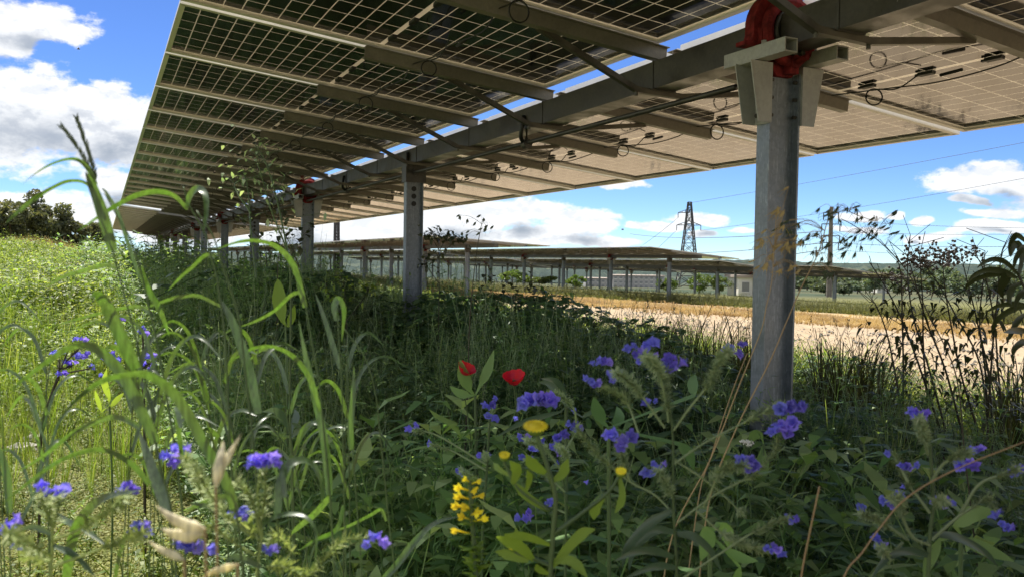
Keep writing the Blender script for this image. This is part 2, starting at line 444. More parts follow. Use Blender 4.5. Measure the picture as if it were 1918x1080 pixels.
# ------------------------------------------------------------------ mesh helpers
class MB:
    def __init__(self):
        self.v, self.f, self.n = [], [], 0

    def add(self, verts, faces):
        verts = np.asarray(verts, float).reshape(-1, 3)
        self.v.append(verts)
        for fa in faces if isinstance(faces, list) else [faces]:
            fa = np.asarray(fa, int)
            if fa.ndim == 1:
                fa = fa[None, :]
            self.f.append(fa + self.n)
        self.n += len(verts)

    def box(self, c, s, X=(1, 0, 0), Y=(0, 1, 0), Z=(0, 0, 1)):
        c = np.asarray(c, float)
        X, Y, Z = (np.asarray(a, float) * h / 2 for a, h in zip((X, Y, Z), s))
        p = [c + i * X + j * Y + k * Z for k in (-1, 1) for j in (-1, 1) for i in (-1, 1)]
        self.add(p, np.array([[0, 2, 3, 1], [4, 5, 7, 6], [0, 1, 5, 4], [2, 6, 7, 3], [0, 4, 6, 2], [1, 3, 7, 5]]))

    def bar(self, a, b, w, h, up=(0, 0, 1)):
        a, b = np.asarray(a, float), np.asarray(b, float)
        Y = b - a
        L = np.linalg.norm(Y)
        Y = Y / L
        X = np.cross(Y, np.asarray(up, float))
        if np.linalg.norm(X) < 1e-6:
            X = np.array([1.0, 0, 0])
        X /= np.linalg.norm(X)
        Z = np.cross(X, Y)
        self.box((a + b) / 2, (w, L, h), X, Y, Z)

    def prism(self, poly, O, X, Y, D):
        """Extrude the 2D outline (in the plane X, Y at O) by the vector D."""
        O, X, Y, D = (np.asarray(a, float) for a in (O, X, Y, D))
        k = len(poly)
        a = [O + p[0] * X + p[1] * Y for p in poly]
        self.v.append(np.array(a + [q + D for q in a]))
        self.f.append(np.array([list(range(k))[::-1]]) + self.n)
        self.f.append(np.array([list(range(k, 2 * k))]) + self.n)
        self.f.append(np.array([[i, (i + 1) % k, (i + 1) % k + k, i + k] for i in range(k)]) + self.n)
        self.n += 2 * k

    def tube(self, pts, r, sides=6, cap=True):
        pts = np.asarray(pts, float)
        n = len(pts)
        r = np.broadcast_to(np.asarray(r, float), (n,))
        T = np.gradient(pts, axis=0)
        T /= np.linalg.norm(T, axis=1)[:, None] + 1e-12
        ref = np.array([0.0, 0.0, 1.0]) if abs(T[0][2]) < 0.9 else np.array([1.0, 0, 0])
        A = np.cross(T[0], ref)
        A /= np.linalg.norm(A)
        rings = []
        ang = np.arange(sides) * 2 * pi / sides
        for i in range(n):
            A = A - T[i] * (A @ T[i])
            A /= np.linalg.norm(A) + 1e-12
            B = np.cross(T[i], A)
            rings.append(pts[i] + r[i] * (np.cos(ang)[:, None] * A + np.sin(ang)[:, None] * B))
        V = np.concatenate(rings)
        i = np.arange(n - 1)[:, None] * sides
        j = np.arange(sides)[None, :]
        j2 = (j + 1) % sides
        F = np.stack([i + j, i + j2, i + sides + j2, i + sides + j], -1).reshape(-1, 4)
        fs = [F]
        if cap and sides > 3:
            fs += [np.arange(sides)[::-1][None, :], (np.arange(sides) + (n - 1) * sides)[None, :]]
        self.add(V, fs)

    def ribbon(self, pts, widths, side, fold=0.25):
        """A blade along pts: three rows of points with a folded midrib. side: one vector or one per point."""
        pts = np.asarray(pts, float)
        n = len(pts)
        w = np.broadcast_to(np.asarray(widths, float), (n,))
        side = np.broadcast_to(np.asarray(side, float), (n, 3)).copy()
        T = np.gradient(pts, axis=0)
        T /= np.linalg.norm(T, axis=1)[:, None] + 1e-12
        side -= T * (side * T).sum(1)[:, None]
        side /= np.linalg.norm(side, axis=1)[:, None] + 1e-12
        N = np.cross(T, side)
        L = pts - side * w[:, None] / 2 + N * w[:, None] * fold / 2
        R = pts + side * w[:, None] / 2 + N * w[:, None] * fold / 2
        V = np.stack([L, pts, R], 1).reshape(-1, 3)
        i = np.arange(n - 1) * 3
        F = np.concatenate([np.stack([i, i + 1, i + 4, i + 3], -1), np.stack([i + 1, i + 2, i + 5, i + 4], -1)])
        self.add(V, F)

    def data(self):
        return np.concatenate(self.v), self.f

    def build(self, name, mat, parent=None, origin=(0, 0, 0), smooth=False):
        V = np.concatenate(self.v) - np.asarray(origin, float)
        me = bpy.data.meshes.new(name)
        groups = {}
        for fa in self.f:
            groups.setdefault(fa.shape[1], []).append(fa)
        loops, starts, s = [], [], 0
        for k, l in groups.items():
            a = np.concatenate(l)
            loops.append(a.ravel())
            starts.append(s + np.arange(len(a)) * k)
            s += a.size
        loops = np.concatenate(loops).astype(np.int32)
        starts = np.concatenate(starts).astype(np.int32)
        me.vertices.add(len(V))
        me.vertices.foreach_set('co', V.astype(np.float32).ravel())
        me.loops.add(len(loops))
        me.loops.foreach_set('vertex_index', loops)
        me.polygons.add(len(starts))
        me.polygons.foreach_set('loop_start', starts)
        me.polygons.foreach_set('use_smooth', np.full(len(starts), smooth, bool))
        me.update(calc_edges=True)
        me.materials.append(MATS[mat] if isinstance(mat, str) else mat)
        o = bpy.data.objects.new(name, me)
        COL.objects.link(o)
        if parent is not None:
            o.parent = parent
        else:
            o.location = origin
        return o


def tag(o, label=None, cat=None, group=None, kind=None):
    if label: o['label'] = label
    if cat: o['category'] = cat
    if group: o['group'] = group
    if kind: o['kind'] = kind
    return o


def thing(name, loc, label, cat, group=None):
    o = bpy.data.objects.new(name, None)
    o.empty_display_size = 0.05
    COL.objects.link(o)
    o.location = tuple(loc)
    return tag(o, label, cat, group)


def link_copy(o, parent=None, loc=None):
    c = o.copy()
    COL.objects.link(c)
    if parent is not None:
        c.parent = parent
    if loc is not None:
        c.location = loc
    return c


def smooth_path(P, k=6, even=False):
    """Catmull-Rom through the points; even splits long stretches first so that the curve does not overshoot."""
    P = np.asarray(P, float)
    if even and len(P) > 2:
        L = np.linalg.norm(np.diff(P, axis=0), axis=1) + 1e-9
        o = [P[0]]
        for i in range(len(L)):
            ref = min([L[j] for j in (i - 1, i + 1) if 0 <= j < len(L)])
            m = int(min(10, max(1, np.ceil(L[i] / (1.5 * ref)))))
            o += [P[i] + (P[i + 1] - P[i]) * (q + 1) / m for q in range(m)]
        P = np.array(o)
    Q = np.concatenate([[2 * P[0] - P[1]], P, [2 * P[-1] - P[-2]]])
    o = []
    for i in range(1, len(Q) - 2):
        a, b, c, d = Q[i - 1], Q[i], Q[i + 1], Q[i + 2]
        for t in np.arange(k) / k:
            o.append(0.5 * (2 * b + (c - a) * t + (2 * a - 5 * b + 4 * c - d) * t * t + (-a + 3 * b - 3 * c + d) * t ** 3))
    o.append(P[-1])
    return np.array(o)


# ------------------------------------------------------------------ terrain
def sst(x, a, b):
    t = np.clip((np.asarray(x, float) - a) / (b - a), 0, 1)
    return t * t * (3 - 2 * t)


def ground(x, y):
    x, y = np.asarray(x, float), np.asarray(y, float)
    d = np.hypot(x, y)
    rise = 0.026 * np.clip(y - 6, 0, 40) * (1 - sst(x, 2.5, 8.0))
    bank = 0.016 * np.clip(y - 7, 0, 45) * (1 - sst(x, -2.6, 0.6))
    fall = -0.030 * np.clip(x - 6, 0, 20) - 0.034 * np.clip(x - 26, 0, 30)
    far = -0.024 * np.clip(d - 70, 0, 450)
    bumps = 0.035 * np.sin(x * 1.3 + 0.7 * y) * np.cos(0.9 * y - 0.5 * x) + 0.02 * np.sin(3.1 * x + 1.0) * np.sin(2.3 * y)
    return (rise + bank) * (1 - sst(d, 50, 120)) + fall * 1.0 + far + bumps


def gz(x, y):
    return float(ground(x, y))


def road_edge(y):
    """x of the far edge of the bare sandy road, where the dry grass begins."""
    return 14.0 + (33.0 - y) * 0.29


def ground_mat():
    m, T = new_mat('soil_sand_and_grass')
    geo = T.n('ShaderNodeNewGeometry')
    P = geo.outputs['Position']
    s = T.n('ShaderNodeSeparateXYZ')
    T.set(s.inputs[0], P)
    x, y = s.outputs[0], s.outputs[1]
    n1 = T.noise(P, 0.45, 5, 0.6)
    n2 = T.noise(P, 3.5, 6, 0.65)
    n3 = T.noise(P, 22.0, 5, 0.7)
    wob = T.math('MULTIPLY', T.math('SUBTRACT', n1, 0.5), 5.0)
    wob2 = T.math('MULTIPLY', T.math('SUBTRACT', n2, 0.5), 2.0)
    edge = T.math('ADD', T.math('MULTIPLY', T.math('SUBTRACT', 33.0, y), 0.29), 14.0)
    dx = T.math('ADD', T.math('SUBTRACT', x, edge), T.math('ADD', wob, wob2))     # beyond the road when positive
    near = T.math('ADD', T.math('SUBTRACT', x, 5.5), T.math('ADD', T.math('MULTIPLY', wob, 0.35), wob2))
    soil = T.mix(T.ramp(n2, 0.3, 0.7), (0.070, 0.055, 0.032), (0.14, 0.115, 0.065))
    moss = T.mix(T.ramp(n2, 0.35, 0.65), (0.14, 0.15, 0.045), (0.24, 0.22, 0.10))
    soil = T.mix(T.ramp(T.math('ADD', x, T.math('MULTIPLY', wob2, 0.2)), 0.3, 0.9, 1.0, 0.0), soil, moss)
    sand = T.mix(T.ramp(n2, 0.3, 0.72), (0.262, 0.196, 0.124), (0.365, 0.282, 0.188))
    sand = T.mix(T.ramp(n3, 0.56, 0.74, 0, 0.55), sand, (0.27, 0.215, 0.16))
    sand = T.mix(T.ramp(n1, 0.52, 0.66, 0, 0.35), sand, (0.27, 0.22, 0.165))
    dry = T.mix(T.ramp(n3, 0.3, 0.7), (0.22, 0.16, 0.075), (0.40, 0.30, 0.16))
    dry2 = T.mix(T.ramp(n2, 0.35, 0.65), (0.36, 0.28, 0.19), dry)
    green = T.mix(T.ramp(n2, 0.3, 0.7), (0.07, 0.085, 0.025), (0.15, 0.14, 0.055))
    along = T.math('ADD', T.math('ADD', x, T.math('MULTIPLY', y, 0.29)), T.math('MULTIPLY', n1, 1.5))
    rut = T.math('LESS_THAN', T.math('PINGPONG', along, 1.15), 0.22)
    sand = T.mix(T.math('MULTIPLY', rut, T.ramp(n2, 0.35, 0.65, 0.0, 0.35)), sand, (0.24, 0.18, 0.12))
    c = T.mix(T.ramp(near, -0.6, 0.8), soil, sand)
    c = T.mix(T.ramp(dx, -0.3, 0.6), c, dry)
    c = T.mix(T.ramp(dx, 3.0, 4.5), c, dry2)
    c = T.mix(T.ramp(dx, 6.5, 9.0), c, dry)
    gmask = T.math('MULTIPLY', T.ramp(T.math('ADD', dx, T.math('MULTIPLY', y, 0.22)), 13.0, 17.0), T.ramp(n2, 0.25, 0.5, 0.45, 1.0))
    c = T.mix(gmask, c, green)
    dist = T.vmath('LENGTH', P, out=1)
    field = T.mix(T.ramp(T.noise(P, 0.012, 4, 0.6), 0.35, 0.65), (0.035, 0.052, 0.028), (0.085, 0.085, 0.045))
    c = T.mix(T.ramp(dist, 75.0, 130.0), c, field)
    h = T.math('ADD', T.math('MULTIPLY', n2, 0.5), T.math('MULTIPLY', n3, 0.5))
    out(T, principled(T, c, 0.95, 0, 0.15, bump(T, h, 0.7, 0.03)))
    return m


def build_ground():
    radii = np.concatenate([[0.0], np.geomspace(0.25, 5000.0, 200)])
    k = 240
    ang = np.arange(k) * 2 * pi / k
    X = radii[:, None] * np.sin(ang)
    Y = radii[:, None] * np.cos(ang)
    Z = ground(X, Y)
    V = np.stack([X, Y, Z], -1).reshape(-1, 3)
    i = np.arange(len(radii) - 1)[:, None] * k
    j = np.arange(k)[None, :]
    j2 = (j + 1) % k
    F = np.stack([i + j, i + k + j, i + k + j2, i + j2], -1).reshape(-1, 4)
    mb = MB()
    mb.add(V, F)
    tag(mb.build('ground', ground_mat(), smooth=True), kind='structure')


build_ground()


# wooded hills along the horizon
def hill_mat():
    m, T = new_mat('wooded_hills')
    geo = T.n('ShaderNodeNewGeometry')
    P = geo.outputs['Position']
    a = T.noise(P, 0.02, 5, 0.65)
    b = T.noise(P, 0.12, 4, 0.7)
    c = T.mix(T.ramp(b, 0.35, 0.65), (0.020, 0.034, 0.032), (0.042, 0.060, 0.048))
    c = T.mix(T.ramp(a, 0.52, 0.62, 0, 0.7), c, (0.085, 0.10, 0.07))
    out(T, principled(T, c, 0.95, 0, 0.1, bump(T, b, 1.0, 3.0)))
    return m


HILL = hill_mat()


def hills(name, r0, r1, hgt, seed, a0=-30, a1=100):
    k = 500
    rng = np.random.default_rng(seed)
    ang = np.radians(np.linspace(a0, a1, k))
    prof = np.zeros(k)
    for fr, am in ((3, .5), (7, .3), (15, .16), (40, .05), (110, .035), (230, .03)):
        prof += am * np.sin(fr * ang * 2.2 + rng.uniform(0, 6))
    prof = hgt * (1 + 0.32 * prof)
    rows = []
    for t in np.linspace(0, 1, 9):
        r = r0 + (r1 - r0) * t
        base = -0.024 * min(450, r0 - 70) - 1.0
        z = base + (prof - base) * sin(t * pi / 2) ** 0.9 + (rng.normal(0, 1.2, k) if 0 < t < 1 else 0)
        rows.append(np.stack([np.sin(ang) * r, np.cos(ang) * r, z + 0 * ang], -1))
    V = np.concatenate(rows)
    i = np.arange(len(rows) - 1)[:, None] * k
    j = np.arange(k - 1)[None, :]
    F = np.stack([i + j, i + k + j, i + k + j + 1, i + j + 1], -1).reshape(-1, 4)
    mb = MB()
    mb.add(V, F)
    tag(mb.build(name, HILL, smooth=True), kind='structure')


hills('hill', 520, 900, 0.5, 3)
hills('hill', 1100, 1900, 9.0, 5)


# ------------------------------------------------------------------ solar trackers
PITCH_M, T0 = 1.328, 1.325                   # width of one module along the row; strap k sits at T0 + k*PITCH_M
LEN, WID, THK = 2.384, 1.303, 0.035
ROW_X, ROW_Z, ROW_TILT = 2.822, 2.262, 0.112


def zoff(t):
    return 0.055 * exp(-max(t - 2.0, 0.0) / 2.6)


def rot_y(p, a):
    """Rotate points about the row's axis: a positive angle lowers the right side."""
    p = np.asarray(p, float)
    x, z = p[..., 0], p[..., 2]
    return np.stack([x * cos(a) + z * sin(a), p[..., 1], -x * sin(a) + z * cos(a)], -1)


def laminate():
    mb = MB()
    mb.box((0, 0, 0.010), (LEN - 0.014, WID - 0.014, 0.006))
    return mb


def frame_rim():
    mb = MB()
    h = THK
    for sx in (-1, 1):
        mb.box((sx * (LEN / 2 - 0.006), 0, 0), (0.012, WID, h))
        mb.box((sx * (LEN / 2 - 0.022), 0, -h / 2 + 0.0015), (0.020, WID - 0.05, 0.003))
    for sy in (-1, 1):
        mb.box((0, sy * (WID / 2 - 0.006), 0), (LEN - 0.024, 0.012, h))
        mb.box((0, sy * (WID / 2 - 0.026), -h / 2 + 0.0015), (LEN - 0.024, 0.028, 0.003))
    return mb


def rail_profile(mb, x0, x1, tilt, z0=0.078, h=0.072):
    """C-section purlin between x0 and x1 in the tilted plane of the tracker, centred on y = 0."""
    X = rot_y((1, 0, 0), tilt)
    Z = rot_y((0, 0, 1), tilt)
    L = x1 - x0

    def c(x, y, z):
        return rot_y((x, y, z), tilt)
    m = (x0 + x1) / 2
    mb.box(c(m, -0.028, z0 + h / 2), (L, 0.004, h), X, (0, 1, 0), Z)
    mb.box(c(m, 0.0, z0 + h - 0.002), (L, 0.052, 0.004), X, (0, 1, 0), Z)
    mb.box(c(m, -0.043, z0 + h - 0.002), (L, 0.026, 0.004), X, (0, 1, 0), Z)
    mb.box(c(m, 0.0, z0 + 0.002), (L, 0.052, 0.004), X, (0, 1, 0), Z)
    mb.box(c(m, 0.028, z0 + 0.010), (L, 0.004, 0.012), X, (0, 1, 0), Z)


def ibeam(mb, z0, z1, h=0.18, b=0.084, tw=0.007, tf=0.010):
    zc, H = (z0 + z1) / 2, z1 - z0
    for s in (-1, 1):
        mb.box((s * (h / 2 - tf / 2), 0, zc), (tf, b, H))
    mb.box((0, 0, zc), (h - 2 * tf, tw, H))


def cheek_bracket(side):
    """Folded bracket on one flange of the post: web, two tapering cheeks and its bolts; z = 0 at the tube axis."""
    mb = MB()
    x = side * 0.0905
    zt, zb = -0.135, -0.405
    mb.box((x + side * 0.003, 0, (zt + zb) / 2), (0.006, 0.104, zt - zb))
    for y in (-0.052, 0.052):
        poly = [(0, zt), (side * 0.128, zt), (side * 0.122, zt - 0.03), (side * 0.076, zb), (0, zb)]
        mb.prism(poly, (x, y - 0.0025, 0), (1, 0, 0), (0, 0, 1), (0, 0.005, 0))
    mb.box((x + side * 0.057, 0, zt - 0.003), (0.110, 0.099, 0.005))
    return mb


def bolt_heads(side):
    mb = MB()
    mb.tube([(side * 0.0965, 0, 0), (side * 0.112, 0, 0)], 0.011, 6)
    mb.tube([(side * 0.0965, 0, 0), (side * 0.062, 0, 0)], 0.009, 6)
    return mb


def square_tube(side):
    """Short open-ended square tube lying along the row on top of a bracket."""
    mb = MB()
    x, z, w, h, t, L = side * 0.150, -0.100, 0.072, 0.062, 0.006, 0.40
    for sx in (-1, 1):
        mb.box((x + sx * (w / 2 - t / 2), -0.03, z), (t, L, h))
    for sz in (-1, 1):
        mb.box((x, -0.03, z + sz * (h / 2 - t / 2)), (w - 2 * t, L, t))
    mb.tube([(x, -0.06, -0.069), (x, -0.06, -0.045)], 0.013, 6)
    mb.tube([(x, 0.05, -0.069), (x, 0.05, -0.045)], 0.013, 6)
    return mb


def bearing_housing():
    """Cast bearing: feet on both square tubes, an arch round the tube, a rim ring and a locking pin."""
    mb = MB()
    outer = [(-0.235, -0.066), (-0.235, -0.048), (-0.192, -0.040), (-0.184, -0.005)]
    for a in np.linspace(172, 8, 15):
        outer.append((0.186 * cos(radians(a)), 0.022 + 0.186 * sin(radians(a))))
    outer += [(0.184, -0.005), (0.192, -0.040), (0.235, -0.048), (0.235, -0.066), (0.112, -0.068), (0.100, -0.120), (0.045, -0.185),
              (-0.045, -0.185), (-0.100, -0.120), (-0.112, -0.068)]
    mb.prism(outer, (0, -0.030, 0), (1, 0, 0), (0, 0, 1), (0, 0.060, 0))
    ring = [(0.132 * cos(a), -0.058, 0.012 + 0.132 * sin(a)) for a in np.linspace(0, 2 * pi, 25)]
    mb.tube(ring, 0.028, 8, False)
    for a in (205, 335):
        mb.box((0.17 * cos(radians(a)), -0.01, -0.02), (0.012, 0.09, 0.07))
    mb.tube([(0.02, -0.03, -0.125), (0.02, -0.088, -0.125)], 0.030, 12)
    mb.tube([(0.02, -0.086, -0.125), (0.02, -0.150, -0.118)], 0.014, 8)
    mb.box((0.02, -0.05, -0.162), (0.05, 0.05, 0.030))
    return mb


def bearing_ring():
    mb = MB()
    ring = [(0.096 * cos(a), -0.078, 0.008 + 0.096 * sin(a)) for a in np.linspace(0, 2 * pi, 25)]
    mb.tube(ring, 0.010, 8, False)
    for x in (-0.045, 0.045):
        mb.tube([(x, -0.06, -0.085), (x, -0.10, -0.085)], 0.013, 6)
    return mb


def plain_head():
    """Head of a post without a bearing: dark saddle plates round the tube."""
    mb = MB()
    mb.box((-0.100, 0, -0.10), (0.012, 0.14, 0.30))
    mb.box((0.100, 0, -0.10), (0.012, 0.14, 0.30))
    mb.box((0, -0.060, -0.16), (0.19, 0.010, 0.18))
    mb.tube([(0, -0.064, -0.15), (0, -0.085, -0.15)], 0.038, 12)
    mb.tube([(0, -0.084, -0.15), (0, -0.10, -0.15)], 0.016, 8)
    return mb


def post_slots():
    mb = MB()
    mb.tube([(0, -0.0036, 0), (0, -0.008, 0)], 0.026, 14)
    return mb


def brace_bar(tilt):
    """Bent angle bar from the left rail, under the tube, to the right rail."""
    mb = MB()
    L = rot_y((-0.80, 0.035, 0.082), tilt)
    R = rot_y((0.80, 0.035, 0.070), tilt)
    a = np.array([-0.16, 0.035, -0.094])
    b = np.array([0.14, 0.035, -0.105])
    for p, q in ((L, a), (a, b), (b, R)):
        mb.bar(p, q, 0.034, 0.005)
        mb.bar(np.asarray(p) + (0, -0.016, 0.013), np.asarray(q) + (0, -0.016, 0.013), 0.004, 0.030)
    mb.tube([a + (0, 0, -0.02), a + (0, 0, 0.02)], 0.010, 6)
    mb.tube([b + (0, 0, -0.02), b + (0, 0, 0.02)], 0.010, 6)
    return mb


def strap():
    mb = MB()
    w = 0.1535
    for s in (-1, 1):
        mb.box((s * w / 2, 0, 0), (0.004, 0.011, w))
    mb.box((0, 0, -w / 2 - 0.002), (w + 0.004, 0.011, 0.004))
    mb.box((0, 0, w / 2 + 0.0015), (w + 0.004, 0.011, 0.003))
    return mb


def junction_boxes():
    out_ = []
    for y in (-0.40, 0.0, 0.40):
        mb = MB()
        mb.box((0, y, -0.004), (0.030, 0.095, 0.018))
        mb.box((0.0, y + 0.055, -0.004), (0.016, 0.03, 0.012))
        out_.append(mb)
    return out_


def cable_mesh(k, u, seed, lo):
    """Module leads: a sagging run past one module, a small coil and the drop to the junction box."""
    r = random.Random(seed)
    mb = MB()
    z = lo
    p = [(u + r.uniform(-.02, .02), -WID / 2, z - 0.012), (u + 0.03, -0.42, z - 0.03 - r.uniform(0, .02)),
         (u + r.uniform(-.03, .03), -0.1, z - 0.055 - r.uniform(0, .025)), (u + 0.02, 0.25, z - 0.035), (u, WID / 2, z - 0.012)]
    mb.tube(smooth_path(p, 5), 0.0042, 5)
    c = np.array([u + r.uniform(-.03, .03), 0.36 + r.uniform(-.08, .08), z - 0.085])
    R = r.uniform(0.045, 0.062)
    ca = r.uniform(-0.5, 0.5)
    ring = []
    for a in np.linspace(0.5 * pi, 4.4 * pi, 34):
        ring.append(c + np.array([R * cos(a) * cos(ca), R * cos(a) * sin(ca), R * sin(a)]))
    mb.tube(ring, 0.0045, 5)
    mb.tube(smooth_path([(u, 0.0, z), (u + 0.02, 0.16, z - 0.05), ring[0]], 5), 0.004, 5)
    mb.tube([c + (0.01, -0.55, 0.055), c + (0.012, -0.42, 0.05)], 0.009, 6)
    return mb


def build_tracker(label, group, k0, k1, posts, tilt, X, Z, near, origin_y=0.0):
    """One tracker table: k0..k1 are its strap numbers; posts is a list of (distance along the row, has_bearing)."""
    ymid = origin_y + T0 + k0 * PITCH_M
    org = np.array([X, ymid, gz(X, ymid)])
    root = thing('solar_tracker', org, label, 'solar tracker', group)
    zf = zoff if near else (lambda t: 0.0)

    def w(t, dz=0.0):                                   # local position of the tube axis at distance t
        return np.array([0.0, origin_y + t - org[1], Z + zf(t) - org[2] + dz])

    ta, tb = T0 + k0 * PITCH_M - 0.3, T0 + k1 * PITCH_M + 0.3
    mb = MB()
    ts = np.linspace(ta, tb, 24) if near else [ta, tb]
    for a, b in zip(ts[:-1], ts[1:]):
        mb.bar(w(a), w(b), 0.15, 0.15)
    mb.build('torque_tube', 'steel_tube', root)
    protos = near_protos(tilt) if near else far_protos(tilt)
    off = 0.078 + 0.072 + THK / 2 + 0.003
    if near:
        for k in range(k0, k1):
            t = T0 + (k + 0.5) * PITCH_M
            for s in (-1, 1):
                pl = link_copy(protos['panel'], root)
                pl.location = Vector(w(t) + rot_y((s * (LEN / 2 + 0.078), 0, off), tilt))
                pl.rotation_euler = (0, tilt, 0)
                for q in ('frame',) + (('box0', 'box1', 'box2') if t < 24 else ()):
                    link_copy(protos[q], pl)
            if -1 < t < 24:
                for s, u in ((1, 1.22), (-1, -1.05)):
                    cb = link_copy(protos['cables'][(k * 3 + (s > 0)) % 6], root)
                    cb.location = Vector(w(t) + rot_y((u, 0, off - 0.012 if s > 0 else off - 0.05), tilt))
                    cb.rotation_euler = (0, tilt, 0)
        for k in range(k0, k1 + 1):
            t = T0 + k * PITCH_M
            for q in ('rail', 'brace', 'strap'):
                c = link_copy(protos[q], root)
                c.location = Vector(w(t))
    else:
        for k in range(k0, k1):
            t = T0 + (k + 0.5) * PITCH_M
            for s in (-1, 1):
                pl = link_copy(protos['panel'], root)
                pl.location = Vector(w(t) + rot_y((s * (LEN / 2 + 0.078), 0, off), tilt))
                pl.rotation_euler = (0, tilt, 0)
        for k in range(k0, k1 + 1):
            c = link_copy(protos['rail'], root)
            c.location = Vector(w(T0 + k * PITCH_M))
    for t, red in posts:
        g = gz(X, origin_y + t)
        mb = MB()
        top = -0.085 if not red else -0.170
        ibeam(mb, -0.3 - (Z + zf(t) - g), top)
        p = mb.build('post', 'steel', root)
        p.location = Vector(w(t))
        if red:
            for q in ('bracket_l', 'bracket_r'):
                link_copy(protos[q], p)
            for q in ('bolts_l', 'bolts_r') if near and t < 14 else ():
                for bz in (-0.205, -0.285, -0.365):
                    for by in (-0.026, 0.026):
                        link_copy(protos[q], p, (0, by, bz))
            for q in ('sq_l', 'sq_r'):
                link_copy(protos[q], p)
            b = link_copy(protos['bearing'], root)
            b.location = Vector(w(t))
            if near:
                link_copy(protos['ring'], b)
        else:
            link_copy(protos['head'], p)
            if near:
                for bz in (-0.31, -0.385, -0.46):
                    link_copy(protos['slots'], p, (0, 0, bz))
    return root, w


_protos = {}
_proto_objects = []


def P_(mb, name, mat, smooth=False):
    o = mb.build(name, mat, smooth=smooth)
    COL.objects.unlink(o)
    _proto_objects.append(o)
    return o


def shared_protos(tilt):
    d = {}
    d['bracket_l'], d['bracket_r'] = P_(cheek_bracket(-1), 'bracket', 'plate'), P_(cheek_bracket(1), 'bracket', 'plate')
    d['sq_l'], d['sq_r'] = P_(square_tube(-1), 'square_tube', 'plate'), P_(square_tube(1), 'square_tube', 'plate')
    d['bearing'] = P_(bearing_housing(), 'bearing', 'red')
    d['head'] = P_(plain_head(), 'saddle', 'dark_steel')
    return d


def near_protos(tilt):
    if ('near', tilt) in _protos:
        return _protos[('near', tilt)]
    d = shared_protos(tilt)
    d['panel'] = P_(laminate(), 'solar_panel', 'cells')
    d['frame'] = P_(frame_rim(), 'frame', 'alu')
    for i, mb in enumerate(junction_boxes()):
        d['box%d' % i] = P_(mb, 'junction_box', 'black')
    mb = MB()
    rail_profile(mb, -1.37, -0.02, tilt)
    rail_profile(mb, 0.02, 1.37, tilt)
    d['rail'] = P_(mb, 'rail', 'steel_rail')
    d['brace'] = P_(brace_bar(tilt), 'brace', 'brace')
    d['strap'] = P_(strap(), 'strap', 'dark_steel')
    d['bolts_l'], d['bolts_r'] = P_(bolt_heads(-1), 'bolt', 'dark_steel'), P_(bolt_heads(1), 'bolt', 'dark_steel')
    d['ring'] = P_(bearing_ring(), 'collar', 'dark_steel')
    d['slots'] = P_(post_slots(), 'slot', 'black')
    d['cables'] = [P_(cable_mesh(i, 0.0, 40 + i, -0.005), 'cable', 'black', True) for i in range(6)]
    _protos[('near', tilt)] = d
    return d


def far_protos(tilt):
    if ('far', tilt) in _protos:
        return _protos[('far', tilt)]
    d = shared_protos(tilt)
    mb = MB()
    mb.box((0, 0, 0), (LEN, WID, THK))
    d['panel'] = P_(mb, 'solar_panel', 'cells')
    mb = MB()
    X, Z = rot_y((1, 0, 0), tilt), rot_y((0, 0, 1), tilt)
    mb.box(rot_y((0, 0, 0.114), tilt), (2.7, 0.07, 0.070), X, (0, 1, 0), Z)
    d['rail'] = P_(mb, 'rail', 'steel_rail')
    _protos[('far', tilt)] = d
    return d


A_POSTS = [(3.07, True), (8.25, False), (13.25, True), (18.40, False), (23.30, True)]
row, roww = build_tracker('long near solar tracker with dark panels overhead and a red bearing on its closest post', None,
                          -5, 19, A_POSTS, ROW_TILT, ROW_X, ROW_Z, True)
# drive rod under the torque tube, hung from clamps with black cable loops
mb = MB()
mb.tube([roww(t) + (-0.02, 0, -0.150 - zoff(t) * 0.8) for t in np.linspace(3.35, 26.0, 40)], 0.016, 8)
mb.build('drive_rod', 'dark_steel', row, smooth=True)
for t in (5.66, 10.8, 15.9, 21.0):
    mb = MB()
    base = roww(t)
    mb.tube([base + (-0.02, -0.03, -0.155 - zoff(t)), base + (-0.02, 0.03, -0.155 - zoff(t))], 0.036, 10)
    for s in (-1, 1):
        mb.bar(base + (-0.02, 0.0, -0.14), base + (-0.02 + s * 0.05, 0.10 * s, -0.07), 0.012, 0.004)
    mb.build('rod_clamp', 'dark_steel', row)
    mb = MB()
    loop = [(-0.085, -0.08, 0.02), (-0.10, -0.09, -0.06), (-0.09, -0.05, -0.125), (-0.04, 0.02, -0.150), (0.02, 0.10, -0.140), (0.06, 0.16, -0.105)]
    mb.tube(smooth_path([base + np.array(p) for p in loop], 5), 0.016, 7)
    mb.build('cable_loop', 'black', row, smooth=True)
# chalk number written on the side of the tube by the bearing
mb = MB()
for strokes in ([(0.00, 0.0), (0.012, 0.05)], [(0.03, 0.042), (0.045, 0.05), (0.055, 0.04), (0.032, 0.005), (0.058, 0.002)],
                [(0.072, 0.05), (0.098, 0.05), (0.080, 0.0)]):
    mb.tube([roww(2.36) + (-0.0762, -q[0] * 1.1, q[1] * 1.1 - 0.045) for q in strokes], 0.0022, 4)
mb.build('chalk_number', 'chalk', row)

build_tracker('far solar tracker continuing the row of the near one beyond a small gap', None,
              20, 40, [(28.4, False), (30.7, True), (35.5, False), (40.6, True), (45.7, False), (50.8, True)], ROW_TILT, ROW_X, ROW_Z + 0.005, True)

